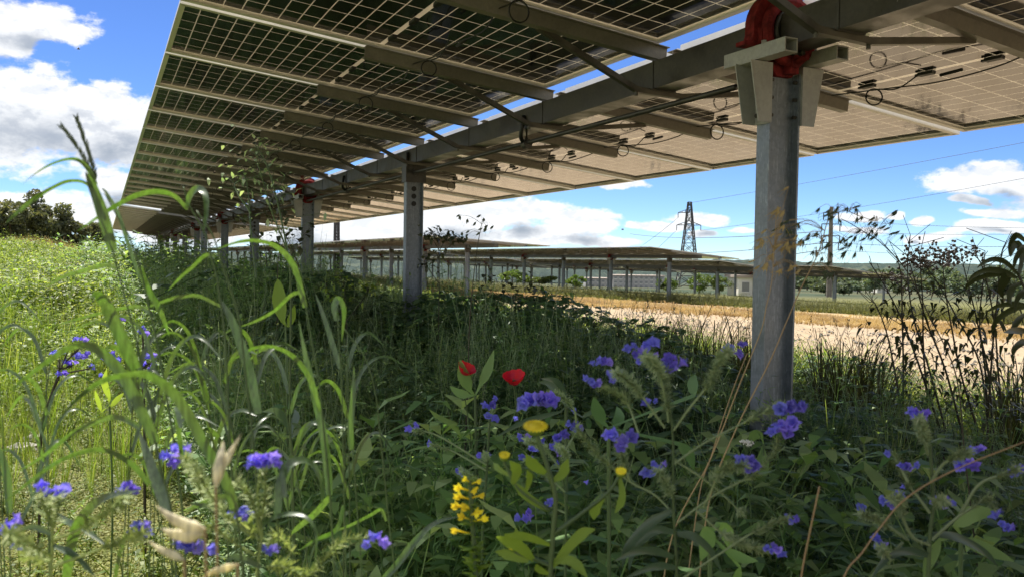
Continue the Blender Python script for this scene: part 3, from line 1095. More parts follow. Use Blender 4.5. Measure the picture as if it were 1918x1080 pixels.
FAR_ROWS = [  # x, z of the tube, near end along the row, tilt, words
    (13.32, 1.80, 29.6, 0.055, 'first row beyond the sandy road'),
    (23.82, 1.54, 30.9, 0.090, 'second row beyond the sandy road'),
    (34.32, 1.02, 39.2, 0.100, 'third row beyond the sandy road'),
    (44.82, 0.80, 41.0, 0.100, 'fourth row beyond the sandy road'),
    (55.32, 0.35, 46.0, 0.105, 'fifth row beyond the sandy road')]
PHASE = {13.32: 32.15, 23.82: 32.86, 34.32: 42.33, 44.82: 42.9, 55.32: 48.0}
for X, Z, y0, tilt, words_ in FAR_ROWS:
    y = y0
    for seg, nm in enumerate(('near stretch of the ', 'middle stretch of the ', 'distant stretch of the ')):
        k1 = 20
        ph = PHASE[X] + 5.1 * np.arange(0, 30)
        ps = [(t - y, i % 2 == 1) for i, t in enumerate(ph) if y + 0.5 < t < y + T0 + k1 * PITCH_M - 1]
        build_tracker('grey solar tracker on steel posts, ' + nm + words_, 'solar trackers beyond the road',
                      -1, k1, ps, tilt + 0.01 * seg, X, Z, False, origin_y=y)
        y += 22.2 * PITCH_M

# ------------------------------------------------------------------ pylon, poles, wires, buildings, far trees
def lattice(mb, base, h, w0, w1, n, r, skew=0.0):
    """Four tapering legs with cross bracing."""
    base = np.asarray(base, float)
    lv = []
    ca, sa = cos(skew), sin(skew)
    for i in range(n + 1):
        t = 1 - (1 - i / n) ** 1.25
        w = (w0 + (w1 - w0) * t ** 0.8) / 2
        lv.append([base + np.array([(sx * ca - sy * sa) * w, (sx * sa + sy * ca) * w, h * t]) for sx, sy in ((-1, -1), (1, -1), (1, 1), (-1, 1))])
    for i in range(n):
        for k in range(4):
            mb.bar(lv[i][k], lv[i + 1][k], r * 1.5, r * 1.5)
            mb.bar(lv[i][k], lv[i + 1][(k + 1) % 4], r, r)
            mb.bar(lv[i][(k + 1) % 4], lv[i + 1][k], r, r)
            mb.bar(lv[i + 1][k], lv[i + 1][(k + 1) % 4], r, r)
    return lv


PD = 300.0
pb = at(1288, 545, PD)
ptop = at(1287, 379, PD)
pylon = thing('pylon', (pb[0], pb[1], gz(pb[0], pb[1])), 'dark lattice steel pylon with two crossarms standing behind the solar trackers', 'pylon')
gl = gz(pb[0], pb[1])
H = ptop[2] - gl
mb = MB()
lattice(mb, (0, 0, 0), H, 7.8, 1.1, 9, 0.19, -YAW)
mb.build('tower', 'pylon', pylon)
arm_ends = []
for py, half in ((422, 22), (399, 20)):
    z = at(1287, py, PD)[2] - gl
    mb = MB()
    hw = half / FPX * PD
    ends = []
    for s in ((-1, 1) if py > 410 else (-1,)):
        e = cR * hw * s * (1.0 if s > 0 else 1.05)
        e = np.array([e[0], e[1], 0])
        tip = np.array([0, 0, z]) + e
        for off_ in (-1, 1):
            q = np.array([cF[0], cF[1], 0]) * off_ * 0.9
            mb.bar(np.array([0, 0, z]) + q, tip, 0.20, 0.20)
            mb.bar(np.array([0, 0, z + 1.5]) + q * 0.6, tip, 0.18, 0.18)
        for t in (0.35, 0.65):
            mb.bar(np.array([0, 0, z]) + e * t, np.array([0, 0, z + 1.5 * (1 - t)]) + e * t, 0.14, 0.14)
        ends.append(tip + np.array([pb[0], pb[1], gl]))
        mb.tube([tip, tip - (0, 0, 1.8)], 0.14, 5)
    mb.build('crossarm', 'pylon', pylon)
    arm_ends.append(ends)


def wire(P, Q, sag, r, label):
    mb = MB()
    P, Q = np.asarray(P, float), np.asarray(Q, float)
    t = np.linspace(0, 1, 40)[:, None]
    pts = P + (Q - P) * t
    pts[:, 2] -= sag * 4 * (t * (1 - t))[:, 0]
    mb.tube(pts, r, 4, False)
    tag(mb.build('power_line', 'wire', origin=tuple(P)), label, 'power line', 'power lines')


A1, A0 = arm_ends
wire(A1[1] - (0, 0, 1.8), at(2150, 290, 190), 1.0, 0.055, 'thin power line rising from the lower crossarm of the pylon past the nearest post')
wire(at(1287, 381, PD), at(2150, 222, 190), 0.5, 0.055, 'thin power line rising from the tip of the pylon, highest in the sky')
wire(A1[0] - (0, 0, 1.8), at(1150, 520, 420), 2.0, 0.07, 'thin power line dropping from the end of the lower crossarm of the pylon')
wire(A0[0] - (0, 0, 1.8), at(1120, 505, 420), 2.0, 0.07, 'thin power line dropping from the end of the upper crossarm of the pylon')

UD = 105.0
ub = at(1553, 545, UD)
ug = gz(ub[0], ub[1])
pole = thing('utility_pole', (ub[0], ub[1], ug), 'tapered concrete utility pole with short crossarms beyond the fourth tracker row', 'utility pole')
ut = at(1557, 388, UD)
mb = MB()
d = ut - np.array([ub[0], ub[1], ug])
d[0] *= 0.15; d[1] *= 0.15
mb.tube([np.zeros(3), d * 0.5, d], [0.36, 0.29, 0.21], 8)
mb.build('shaft', 'concrete', pole)
pole_arms = []
for py, hw in ((399, 14), (420, 17), (442, 17), (455, 15)):
    z = at(1557, py, UD)[2] - ug
    mb = MB()
    e = np.array([cR[0], cR[1], 0]) * hw / FPX * UD
    c = d * (z / d[2])
    mb.bar(c - e, c + e, 0.10, 0.10)
    for s in (-1, 1):
        mb.tube([c + e * s, c + e * s - (0, 0, 0.9)], 0.07, 5)
    mb.build('crossarm', 'pylon', pole)
    pole_arms.append([c - e + (ub[0], ub[1], ug - 0.9), c + e + (ub[0], ub[1], ug - 0.9)])
for (a, b), (ya, yb), nm in zip(pole_arms, ((372, 418), (438, 418), (470, 443), (496, 466)), ('topmost', 'second highest', 'third highest', 'lowest')):
    wire(b, at(2300, yb + 6, 70), 0.5, 0.022, nm + ' power line from the utility pole out over the wooded hill')
    if ya > 400:
        wire(a, at(1180, ya, 260), 1.0, 0.05, nm + ' power line from the utility pole towards the pylon')

SD = 96.0
sb = at(630, 512, SD)
sg_ = gz(sb[0], sb[1])
p2 = thing('lattice_pole', (sb[0], sb[1], sg_), 'slim dark lattice pole rising between two posts behind the first tracker row', 'pole')
mb = MB()
h = at(630, 392, SD)[2] - sg_
lattice(mb, (0, 0, 0), h, 0.55, 0.42, 22, 0.075)
mb.build('shaft', 'pylon', p2)


def building(px, py, D, wpx, hpx, label, floors, cols, wall, depth=9.0, flat=True):
    b = at(px, py, D)
    g = gz(b[0], b[1])
    b[2] = min(b[2], g)
    root = thing('building' if floors > 1 else 'shed', (b[0], b[1], b[2]), label, 'building' if floors > 1 else 'shed')
    R2 = np.array([cR[0], cR[1], 0]) / np.hypot(cR[0], cR[1])
    F2 = np.array([-R2[1], R2[0], 0])
    w, h = wpx / FPX * D, hpx / FPX * D + (at(px, py, D)[2] - b[2])
    mb = MB()
    mb.box(F2 * depth / 2 + (0, 0, h / 2), (w, depth, h), R2, F2)
    mb.build('wall', wall, root)
    mb = MB()
    mb.box(F2 * depth / 2 + (0, 0, h + 0.12), (w + 0.5, depth + 0.5, 0.24), R2, F2)
    mb.build('roof', 'roof', root)
    fh = h / floors
    for i in range(floors):
        for j in range(cols):
            x = (j + 0.5) / cols * w - w / 2
            mb = MB()
            c = R2 * x + np.array([0, 0, (i + 0.52) * fh])
            mb.box(c - F2 * 0.02, (w / cols * 0.5, 0.10, fh * 0.5), R2, F2)
            f = mb.build('window', 'window', root)
            mb = MB()
            mb.box(c - F2 * 0.05 - (0, 0, fh * 0.27), (w / cols * 0.6, 0.16, 0.12), R2, F2)
            mb.build('sill', 'white_wall', f)
    return root


building(1196, 541, 240, 96, 24, 'long pale grey apartment block seen between the posts of the second tracker row', 3, 10, 'pale_wall')
building(1120, 540, 255, 46, 18, 'small pale block beside the long grey one, with fewer windows', 2, 5, 'pale_wall')
building(1396, 552, 78, 26, 32, 'small white shed with a plain wall under the third tracker row', 1, 1, 'white_wall', 4)
building(1418, 552, 84, 20, 28, 'small cream shed just right of the white one behind the tracker posts', 1, 1, 'pale_wall', 4)
for px, py, D, w, h, lab in ((1600, 536, 300, 30, 9, 'long low white house at the foot of the wooded hill by the pole'),
                             (1655, 541, 260, 24, 9, 'white house on the hill foot behind the seed head shrub'),
                             (1572, 538, 320, 18, 10, 'pale little house beside the concrete utility pole')):
    building(px, py, D, w, h, lab, 1, 3, 'white_wall', 7)


def leaf_cloud(mb, centre, rad, n, size, rng, flat=1.0, clump=9):
    """Leaf clumps spread through a crown: uneven outline with gaps."""
    centre = np.asarray(centre, float)
    cl = rng.normal(0, 1, (clump, 3))
    cl /= np.linalg.norm(cl, axis=1)[:, None]
    cl *= (rng.uniform(0.25, 0.95, clump) ** 0.6)[:, None]
    cr = rng.uniform(0.22, 0.48, clump)
    idx = rng.integers(0, clump, n)
    p = rng.normal(0, 1, (n, 3))
    p /= np.linalg.norm(p, axis=1)[:, None]
    p *= (rng.uniform(0, 1, n) ** 0.45)[:, None]
    P = (cl[idx] + p * cr[idx][:, None]) * np.asarray(rad) + centre
    leaf_quads(mb, P, size * rng.uniform(0.6, 1.4, n), rng)


def leaf_quads(mb, P, s, rng, aspect=0.5):
    n = len(P)
    a = rng.normal(0, 1, (n, 3))
    a /= np.linalg.norm(a, axis=1)[:, None]
    b = np.cross(a, rng.normal(0, 1, (n, 3)))
    b /= np.linalg.norm(b, axis=1)[:, None] + 1e-9
    s = np.broadcast_to(s, (n,))[:, None]
    V = np.stack([P - a * s / 2, P - b * s * aspect / 2, P + a * s / 2, P + b * s * aspect / 2], 1).reshape(-1, 3)
    mb.add(V, np.arange(4 * n).reshape(-1, 4))


def tree(px, py_top, D, wpx, label, group, seed, mat='tree_leaf', leaves=2600, cat='tree', name='tree', lsize=None, base=None):
    rng = np.random.default_rng(seed)
    top = at(px, py_top, D)
    g = gz(top[0], top[1])
    if base is not None:
        g = min(g, base)
    h = max(top[2] - g, 1.0)
    w = wpx / FPX * D
    root = thing(name, (top[0], top[1], g), label, cat, group)
    mb = MB()
    pts = np.array([[0, 0, -0.2], [0.02 * h, 0.01 * h, 0.3 * h], [0.0, 0.03 * h, 0.6 * h], [0.03 * h, 0, 0.85 * h]])
    mb.tube(smooth_path(pts, 3), np.linspace(0.035 * h, 0.008 * h, 10), 7)
    for i in range(7):
        z = rng.uniform(0.3, 0.75) * h
        a = rng.uniform(0, 2 * pi)
        e = np.array([cos(a) * w * 0.36, sin(a) * w * 0.36, z + 0.16 * h])
        mb.tube([(0, 0.02 * h, z), e * (0.5, 0.5, 1) - (0, 0, 0.05 * h), e], [0.014 * h, 0.009 * h, 0.003 * h], 5)
    mb.build('trunk', 'bark', root)
    mb = MB()
    leaf_cloud(mb, (0, 0, h * 0.60), (w * 0.5, w * 0.5, h * 0.42), leaves, lsize or max(0.10, 2.6 / FPX * D), rng, clump=16)
    mb.build('crown', mat, root)
    return root


for i, (px, py, D, w, lab) in enumerate((
        (-40, 372, 62, 120, 'dull olive tree cut by the edge of the photo on the bank'),
        (18, 378, 60, 90, 'dull olive tree with a ragged top at the far end of the sunlit meadow'),
        (52, 366, 66, 92, 'tallest dull olive tree behind the sunlit meadow'),
        (92, 388, 63, 84, 'rounded olive tree just right of the tallest one behind the meadow'),
        (132, 408, 64, 70, 'low brownish tree sloping down from the tall ones behind the meadow'),
        (170, 420, 70, 60, 'small brownish tree nearest the far end of the solar tracker'))):
    tree(px, py, D, w, lab, 'trees behind the meadow', 20 + i, leaves=5200, lsize=0.30)
for i, (px, py, D, w, lab) in enumerate((
        (1310, 514, 82, 46, 'bright green bush between two posts left of the white shed'),
        (1348, 518, 80, 40, 'green bush touching the white shed under the trackers'),
        (1250, 520, 90, 40, 'green bush in front of the pale grey apartment block'),
        (1010, 512, 70, 60, 'green bush under the second tracker row, far along it'),
        (960, 508, 74, 60, 'green bush under the first two tracker rows near the umbrella weed'),
        (1078, 516, 76, 40, 'green bush beside the white apartment block'))):
    tree(px, py, D, w, lab, 'bushes under the trackers', 40 + i, 'bush_leaf', 2200, 'bush', 'bush', 0.16)
rngT = np.random.default_rng(99)
HT = []
for i in range(46):
    px = 1480 + i * 10.5 + rngT.uniform(-6, 6)
    D = rngT.uniform(120, 330)
    py = 545 - (D - 100) / 230 * 30 - rngT.uniform(8, 22)
    HT.append((px, py, D))
for i, (px, py, D) in enumerate(HT):
    tree(px, py, D, rngT.uniform(26, 60), 'distant round green tree on the slope below the wooded hill', 'trees on the slope below the hill', 200 + i,
         'far_leaf', 700, lsize=0.9 * D / 200)

# two birds in the sky
for px, py, D, s, lab in ((147, 93, 45, 0.075, 'tiny dark bird high in the blue gap between clouds'), (1166, 431, 60, 0.10, 'tiny dark bird gliding in front of the white cumulus near the pylon')):
    c = at(px, py, D)
    root = thing('bird', c, lab, 'bird')
    mb = MB()
    mb.tube([(-s, 0, 0), (-s * .5, 0, .02), (0, 0, .03), (s * .6, 0, .02), (s, 0, .04)], [0.01, 0.03, 0.04, 0.03, 0.012], 8)
    for sy in (-1, 1):
        mb.add([(s * .35, 0, .03), (-s * .3, 0, .03), (-s * .1, sy * s * .8, .10), (s * .3, sy * s * .8, .11), (-s * .25, sy * s * 1.7, .03)],
               [np.array([[0, 1, 2, 3]]), np.array([[3, 2, 4]])])
    mb.build('body', 'dark_stem', root)


# ------------------------------------------------------------------ ground cover
def leaf6(base, d, up, L, Wd, droop=0.2):
    """One leaf as six corners: returns vertices and faces."""
    base, d, up = (np.asarray(a, float) for a in (base, d, up))
    d = d / np.linalg.norm(d)
    s = np.cross(d, up)
    s /= np.linalg.norm(s) + 1e-9
    n = np.cross(s, d)
    m1 = base + d * L * 0.35 + n * L * 0.05
    m2 = base + d * L * 0.72 - n * L * droop * 0.35
    tip = base + d * L - n * L * droop
    V = [base, m1 - s * Wd / 2 + n * Wd * .12, m1 + s * Wd / 2 + n * Wd * .12, m2 - s * Wd * .33, m2 + s * Wd * .33, tip]
    return V, [np.array([[0, 2, 1], [3, 4, 5]]), np.array([[1, 2, 4, 3]])]


def herb(rng, h=0.5, pairs=9, L=0.05, Wd=0.022, spread=0.25, branch=2):
    mb = MB()
    for b in range(branch):
        a = rng.uniform(0, 2 * pi)
        lean = rng.uniform(0.05, spread)
        e = np.array([cos(a) * lean, sin(a) * lean, h * rng.uniform(0.75, 1.0)])
        m = e * (0.4, 0.4, 0.55)
        pts = smooth_path([(0, 0, 0), m, e], 3)
        mb.tube(pts, np.linspace(0.0026, 0.0012, len(pts)), 3, False)
        for k in range(pairs):
            t = (k + 0.5 + rng.uniform(-.3, .3)) / pairs
            p = pts[min(len(pts) - 1, int(t * (len(pts) - 1) + 0.5))]
            aa = k * 2.4 + rng.uniform(-.5, .5)
            for q in (0, pi):
                dd = np.array([cos(aa + q), sin(aa + q), rng.uniform(-0.1, 0.7)])
                V, F = leaf6(p, dd, (0, 0, 1), L * rng.uniform(.6, 1.25), Wd * rng.uniform(.7, 1.2), rng.uniform(0, .4))
                mb.add(V, F)
    return mb.data()


def bramble(rng, h=0.55):
    mb = MB()
    for b in range(3):
        a = rng.uniform(0, 2 * pi)
        e = np.array([cos(a), sin(a), 0]) * rng.uniform(.3, .6)
        pts = smooth_path([(0, 0, 0), e * .35 + (0, 0, h), e + (0, 0, h * rng.uniform(.5, .95))], 4)
        mb.tube(pts, 0.003, 3, False)
        for k in range(2, len(pts)):
            for t in range(2):
                aa = rng.uniform(0, 2 * pi)
                st = pts[k] + np.array([cos(aa), sin(aa), .5]) * .05
                for off_ in (-.9, 0, .9):
                    dd = np.array([cos(aa + off_), sin(aa + off_), rng.uniform(-.2, .4)])
                    V, F = leaf6(st, dd, (0, 0, 1), rng.uniform(.05, .085), rng.uniform(.035, .055), .25)
                    mb.add(V, F)
    return mb.data()


def feather(rng, h=0.5):
    mb = MB()
    for b in range(3):
        a = rng.uniform(0, 2 * pi)
        e = np.array([cos(a) * .16, sin(a) * .16, h * rng.uniform(.7, 1)])
        pts = smooth_path([(0, 0, 0), e * (.3, .3, .55), e], 4)
        mb.tube(pts, 0.0018, 3, False)
        for k in range(1, len(pts)):
            for t in range(5):
                aa = rng.uniform(0, 2 * pi)
                dd = np.array([cos(aa), sin(aa), rng.uniform(.1, .9)])
                V, F = leaf6(pts[k] + rng.normal(0, .006, 3), dd, (0, 0, 1), rng.uniform(.025, .065), .005, .1)
                mb.add(V, F)
    return mb.data()


def tuft(rng, h=0.55, n=14, w=0.006, lean=.35):
    mb = MB()
    for k in range(n):
        a = rng.uniform(0, 2 * pi)
        e = np.array([cos(a), sin(a), 0]) * rng.uniform(.1, 1) * lean
        hh = h * rng.uniform(.5, 1)
        pts = smooth_path([(0, 0, 0) + e * .1, e * .35 + (0, 0, hh * .6), e + (0, 0, hh * rng.uniform(.75, 1.0))], 2)
        ww = w * np.array([.8, 1, .9, .6, .08])
        s = np.array([-sin(a), cos(a), 0])
        P, N = pts, len(pts)
        V = np.stack([P - s * ww[:N, None] / 2, P + s * ww[:N, None] / 2], 1).reshape(-1, 3)
        i = np.arange(N - 1) * 2
        mb.add(V, np.stack([i, i + 1, i + 3, i + 2], -1))
    return mb.data()


def dock(rng, L=0.24):
    mb = MB()
    for k in range(7):
        a = k * 2.4 + rng.uniform(-.4, .4)
        d_ = np.array([cos(a), sin(a), 0])
        l = L * rng.uniform(.6, 1.1)
        up = rng.uniform(.5, 1.1)
        pts = smooth_path([(0, 0, 0), d_ * l * .3 + (0, 0, l * up * .6), d_ * l * .75 + (0, 0, l * up * .85), d_ * l * 1.15 + (0, 0, l * up * .7)], 2)
        N = len(pts)
        ww = l * .34 * np.sin(np.linspace(.12, pi - .02, N)) ** .8
        mb.ribbon(pts, ww, (-sin(a), cos(a), 0), .25)
    return mb.data()


def mat_leaves(rng, n=26, r=0.10, L=0.016):
    """A cushion of very small leaves."""
    mb = MB()
    for k in range(n):
        a, q = rng.uniform(0, 2 * pi), r * sqrt(rng.uniform(0, 1))
        p = (cos(a) * q, sin(a) * q, rng.uniform(0.0, 0.05))
        aa = rng.uniform(0, 2 * pi)
        V, F = leaf6(p, (cos(aa), sin(aa), rng.uniform(.0, .9)), (0, 0, 1), L * rng.uniform(.6, 1.6), L * .5, .2)
        mb.add(V, F)
    return mb.data()


def in_view(x, y, margin=0.10):
    """Points the camera (or one a step aside) could see."""
    v = np.stack([x, y, np.full_like(x, 0.6)], -1) - CAM
    z = v @ cF
    u = (v @ cR) / np.maximum(z, 1e-3)
    return (z > 0.15) & (np.abs(u) < 959 / FPX + margin + 0.25 / np.maximum(z, .3))


def scatter(name, mat, templates, n, region, label, hscale=(0.7, 1.25), height=None, lod=None, seed=1, sink=0.02, label_cat='ground cover', extra=None):
    """Merge many plants into one mesh of uncountable cover. region() gives random x, y."""
    rng = np.random.default_rng(seed)
    x, y = region(rng, n)
    keep = in_view(x, y)
    x, y = x[keep], y[keep]
    z = ground(x, y) - sink
    n = len(x)
    idx = rng.integers(0, len(templates), n)
    yaw = rng.uniform(0, 2 * pi, n)
    sc = rng.uniform(*hscale, n)
    if height is not None:
        sc = sc * height(x, y)
    tilt = rng.normal(0, 0.10, (n, 2))
    mb = MB()
    for k, (tv, tf) in enumerate(templates):
        sel = np.where(idx == k)[0]
        if len(sel) == 0:
            continue
        c, s = np.cos(yaw[sel]), np.sin(yaw[sel])
        v = tv[None, :, :] * sc[sel][:, None, None]
        vx = v[..., 0] * c[:, None] - v[..., 1] * s[:, None] + v[..., 2] * tilt[sel, 0][:, None]
        vy = v[..., 0] * s[:, None] + v[..., 1] * c[:, None] + v[..., 2] * tilt[sel, 1][:, None]
        V = np.stack([vx + x[sel][:, None], vy + y[sel][:, None], v[..., 2] + z[sel][:, None]], -1).reshape(-1, 3)
        nv = len(tv)
        base = (np.arange(len(sel)) * nv)[:, None, None]
        by = {}
        for fa in tf:
            by.setdefault(fa.shape[1], []).append(fa)
        fs = [(np.concatenate(l)[None] + base).reshape(-1, w_) for w_, l in by.items()]
        mb.add(V, fs)
    if mb.n == 0:
        return
    o = mb.build(name, mat)
    tag(o, label, label_cat, None, 'stuff')


def rect(x0, x1, y0, y1, power=1.0):
    """Random points, denser towards the near side."""
    def f(rng, n):
        t = rng.uniform(0, 1, n) ** power
        return rng.uniform(x0, x1, n), y0 + (y1 - y0) * t
    return f


def ring(d0, d1, x0, x1, power=1.0):
    """Random points between two distances from the camera, kept inside a band of x."""
    def f(rng, n):
        r = d0 + (d1 - d0) * rng.uniform(0, 1, n) ** power
        a = np.radians(rng.uniform(-9, 62, n))
        x, y = r * np.sin(a), r * np.cos(a)
        k = (x > x0) & (x < x1)
        return x[k], y[k]
    return f


tr = np.random.default_rng(5)
T_HERB = [herb(tr) for _ in range(5)]
T_SMALL = [herb(tr, 0.30, 8, 0.030, 0.014, 0.2, 3) for _ in range(4)]
T_FINE = [herb(tr, 0.5, 12, 0.030, 0.008, 0.22, 3) for _ in range(4)]
T_BRAM = [bramble(tr) for _ in range(4)]
T_FEAT = [feather(tr) for _ in range(4)]
T_TUFT = [tuft(tr) for _ in range(4)]
T_SHORT = [tuft(tr, 0.16, 16, 0.006, .14) for _ in range(4)]
T_DOCK = [dock(tr) for _ in range(4)]
T_MAT = [mat_leaves(tr) for _ in range(5)]


def pebbles(rng):
    mb = MB()
    for k in range(5):
        c, r = np.array([rng.uniform(-.4, .4), rng.uniform(-.4, .4), .01]), rng.uniform(.012, .045)
        v = np.array([(1, 0, 0), (0, 1, 0), (-1, 0, 0), (0, -1, 0), (0, 0, .7), (0, 0, -.7)]) * r * rng.uniform(.7, 1.2, (6, 3))
        mb.add(c + v, np.array([[0, 1, 4], [1, 2, 4], [2, 3, 4], [3, 0, 4], [1, 0, 5], [2, 1, 5], [3, 2, 5], [0, 3, 5]]))
    return mb.data()


T_PEB = [pebbles(tr) for _ in range(5)]
T_BUSHY = [herb(tr, 0.45, 12, 0.042, 0.022, 0.35, 4) for _ in range(4)]
T_BIG = [herb(tr, 0.52, 8, 0.085, 0.040, 0.3, 3) for _ in range(4)]
T_NEAR = [herb(tr, 0.6, 9, 0.085, 0.030, 0.25, 2) for _ in range(5)]
T_TALL = [herb(tr, 0.95, 20, 0.048, 0.018, 0.28, 2) for _ in range(5)]
T_TBUSH = [herb(tr, 0.85, 18, 0.036, 0.020, 0.40, 4) for _ in range(3)]
T_TFEAT = [feather(tr, 0.95) for _ in range(3)]
T_TGRASS = [tuft(tr, 1.0, 12, 0.006, .30) for _ in range(4)]


def tall_stalks(rng):
    mb = MB()
    for b in range(4):
        e = np.array([rng.normal(0, .12), rng.normal(0, .12), rng.uniform(.75, 1.15)])
        pts = smooth_path([(0, 0, 0), e * (.35, .35, .55), e], 3)
        mb.tube(pts, np.linspace(.0024, .0010, len(pts)), 3, False)
        for k in range(16):
            t = rng.uniform(.55, 1.0)
            p = pts[int(t * (len(pts) - 1))]
            a = rng.uniform(0, 2 * pi)
            V, F = leaf6(p, (cos(a), sin(a), rng.uniform(.3, 1.2)), (0, 0, 1), rng.uniform(.012, .03), .006, .1)
            mb.add(V, F)
    return mb.data()


T_STALK = [tall_stalks(tr) for _ in range(4)]
T_FAR = [herb(tr, 0.5, 6, 0.10, 0.045, 0.3, 2) for _ in range(4)]

# height of the shaded weeds: low close to the camera's feet, tall further along the posts
def weed_h(x, y):
    d = np.hypot(x, y)
    h = 0.74 + 0.52 * sst(d, 2.5, 9.0)
    h = h * (1 - 0.55 * sst(x, 3.1, 5.2)) * (1 - 0.35 * sst(x / np.maximum(y, .3), 0.95, 1.5))
    patch = 0.85 + 0.35 * np.sin(1.9 * x + 0.6 * y) * np.sin(1.1 * y - 0.8 * x)
    return h * patch


def tall_h(x, y):
    d = np.hypot(x, y)
    h = 0.52 + 0.44 * sst(d, 2.3, 4.2) + 0.26 * sst(d, 5.0, 9.0)
    h = h * (1 - 0.58 * sst(x, 3.3, 5.2)) * (1 - 0.30 * sst(x / np.maximum(y, .3), 1.0, 1.5))
    return h * (0.86 + 0.30 * np.sin(1.7 * x - 0.5 * y) * np.sin(1.3 * y + 0.6 * x))


sh0, sh1 = 0.42, 6.0
scatter('weed_cover', 'weed', T_HERB + T_SMALL + T_HERB, 9000, ring(0.9, 6.0, sh0, sh1, 0.75), 'dark green leafy weeds crowding the shade under the near tracker', height=weed_h, seed=1)
scatter('feathery_cover', 'feather', T_FEAT + T_FINE, 5200, ring(0.9, 7.0, sh0, sh1, 0.7), 'grey green feathery weeds mixed through the shade', height=weed_h, seed=2)
scatter('grass_cover', 'grass', T_TUFT, 1500, ring(0.9, 9.0, sh0, sh1, 0.7), 'thin grass blades standing among the shaded weeds', height=weed_h, seed=3, hscale=(0.8, 1.5))
scatter('bramble_cover', 'bramble', T_BRAM, 650, ring(2.0, 9.0, 1.2, sh1, 0.8), 'dark bramble leaves sprawling under the near tracker', height=weed_h, seed=4)
scatter('dock_cover', 'weed', T_DOCK, 500, ring(1.5, 10.0, sh0, sh1, 0.8), 'broad dock leaves among the shaded weeds', height=lambda x, y: 1.2 * weed_h(x, y), seed=5)
scatter('tall_weed_cover', 'weed', T_HERB + T_FINE + T_FEAT, 7500, ring(6.0, 15.0, 0.3, 6.6, 0.8), 'tall weeds around the second and third posts', height=lambda x, y: 1.25 * weed_h(x, y), seed=6)
scatter('distant_weed_cover', 'weed', T_FAR + T_HERB, 5200, ring(13.0, 42.0, -0.6, 7.0, 0.8), 'rough weeds closing up under the far end of the trackers', height=lambda x, y: 1.7 * weed_h(x, y), seed=7)

scatter('tall_leafy_cover', 'weed', T_TALL + T_TBUSH, 3300, ring(2.3, 14.0, 0.40, 6.0, 0.8), 'tall leafy weeds standing around the near posts', height=tall_h, seed=22, hscale=(0.7, 1.1))
scatter('tall_feather_cover', 'feather', T_TFEAT, 1900, ring(2.3, 14.0, 0.40, 6.0, 0.8), 'tall feathery weeds standing around the near posts', height=tall_h, seed=23, hscale=(0.7, 1.1))
scatter('tall_grass_cover', 'grass', T_TGRASS, 420, ring(2.2, 16.0, 0.40, 6.0, 0.8), 'tall thin grass standing through the shaded weeds', height=tall_h, seed=24, hscale=(0.7, 1.15))
scatter('stalk_cover', 'hairy', T_STALK, 700, ring(2.2, 15.0, 0.40, 6.0, 0.8), 'pale thin stalks with small seed heads among the shaded weeds', height=tall_h, seed=25, hscale=(0.7, 1.2))
meadow_h = lambda x, y: 0.32 + 0.80 * sst(y, 6.0, 13)
scatter('meadow_cover', 'meadow', T_SMALL + T_HERB + T_BUSHY, 12000, lambda rng, n: (rng.uniform(-4.2, 0.75, n), 4.5 + 29 * rng.uniform(0, 1, n) ** 1.25),
        'sunlit yellow green meadow plants covering the bank', height=meadow_h, seed=8)
scatter('broad_meadow_cover', 'meadow', T_BIG, 2600, lambda rng, n: (rng.uniform(-4.2, 0.6, n), 6.0 + 26 * rng.uniform(0, 1, n) ** 1.1),
        'larger leaved sunlit plants rising through the meadow', height=lambda x, y: meadow_h(x, y) * (1.0 + .25 * np.sin(2.1 * x) * np.sin(1.3 * y)), seed=21)
scatter('meadow_grass_cover', 'meadow', T_TUFT, 900, lambda rng, n: (rng.uniform(-4.0, 0.7, n), 5.0 + 28 * rng.uniform(0, 1, n) ** 1.2),
        'sunlit grass blades in the meadow on the bank', height=meadow_h, seed=9, hscale=(0.8, 1.4))
def white_top(rng):
    mb = MB()
    for b in range(3):
        e = np.array([rng.normal(0, .1), rng.normal(0, .1), rng.uniform(.38, .58)])
        for k in range(5):
            a = k * 1.26
            V, F = leaf6(e, (cos(a), sin(a), .3), (0, 0, 1), .014, .011, .1)
            mb.add(V, F)
    return mb.data()


T_WHITE = [white_top(tr) for _ in range(3)]
scatter('white_flower_cover', 'white_petal', T_WHITE, 420, lambda rng, n: (rng.uniform(-4.0, 0.6, n), 5.0 + 22 * rng.uniform(0, 1, n)),
        'tiny white flowers speckled over the sunlit meadow', height=lambda x, y: 1.05 * meadow_h(x, y), seed=18, hscale=(0.9, 1.2))
scatter('near_weed_cover', 'weed', T_NEAR + T_NEAR + T_FEAT, 620, ring(0.95, 3.2, 0.55, 4.2, 0.8), 'larger leafy weeds standing close to the camera in the shade',
        height=lambda x, y: 0.75 + 0.42 * sst(np.hypot(x, y), 1.2, 2.6), seed=19)
scatter('tall_meadow_cover', 'meadow', T_TALL + T_TGRASS + T_STALK, 950, lambda rng, n: (rng.uniform(-3.6, 0.45, n), 6.5 + 22 * rng.uniform(0, 1, n)),
        'tall sunlit weeds and grasses standing in the meadow', height=lambda x, y: 0.62 + .50 * sst(y, 7, 13), seed=26, hscale=(0.6, 1.0))
scatter('meadow_blade_cover', 'meadow_blade', T_TGRASS, 620, lambda rng, n: (rng.uniform(-1.6, 0.35, n), 4.6 + 12 * rng.uniform(0, 1, n) ** 1.3),
        'upright sunlit grass blades in front of the bank', height=lambda x, y: 0.55 + .3 * sst(y, 6, 12), seed=29, hscale=(0.6, 1.1))
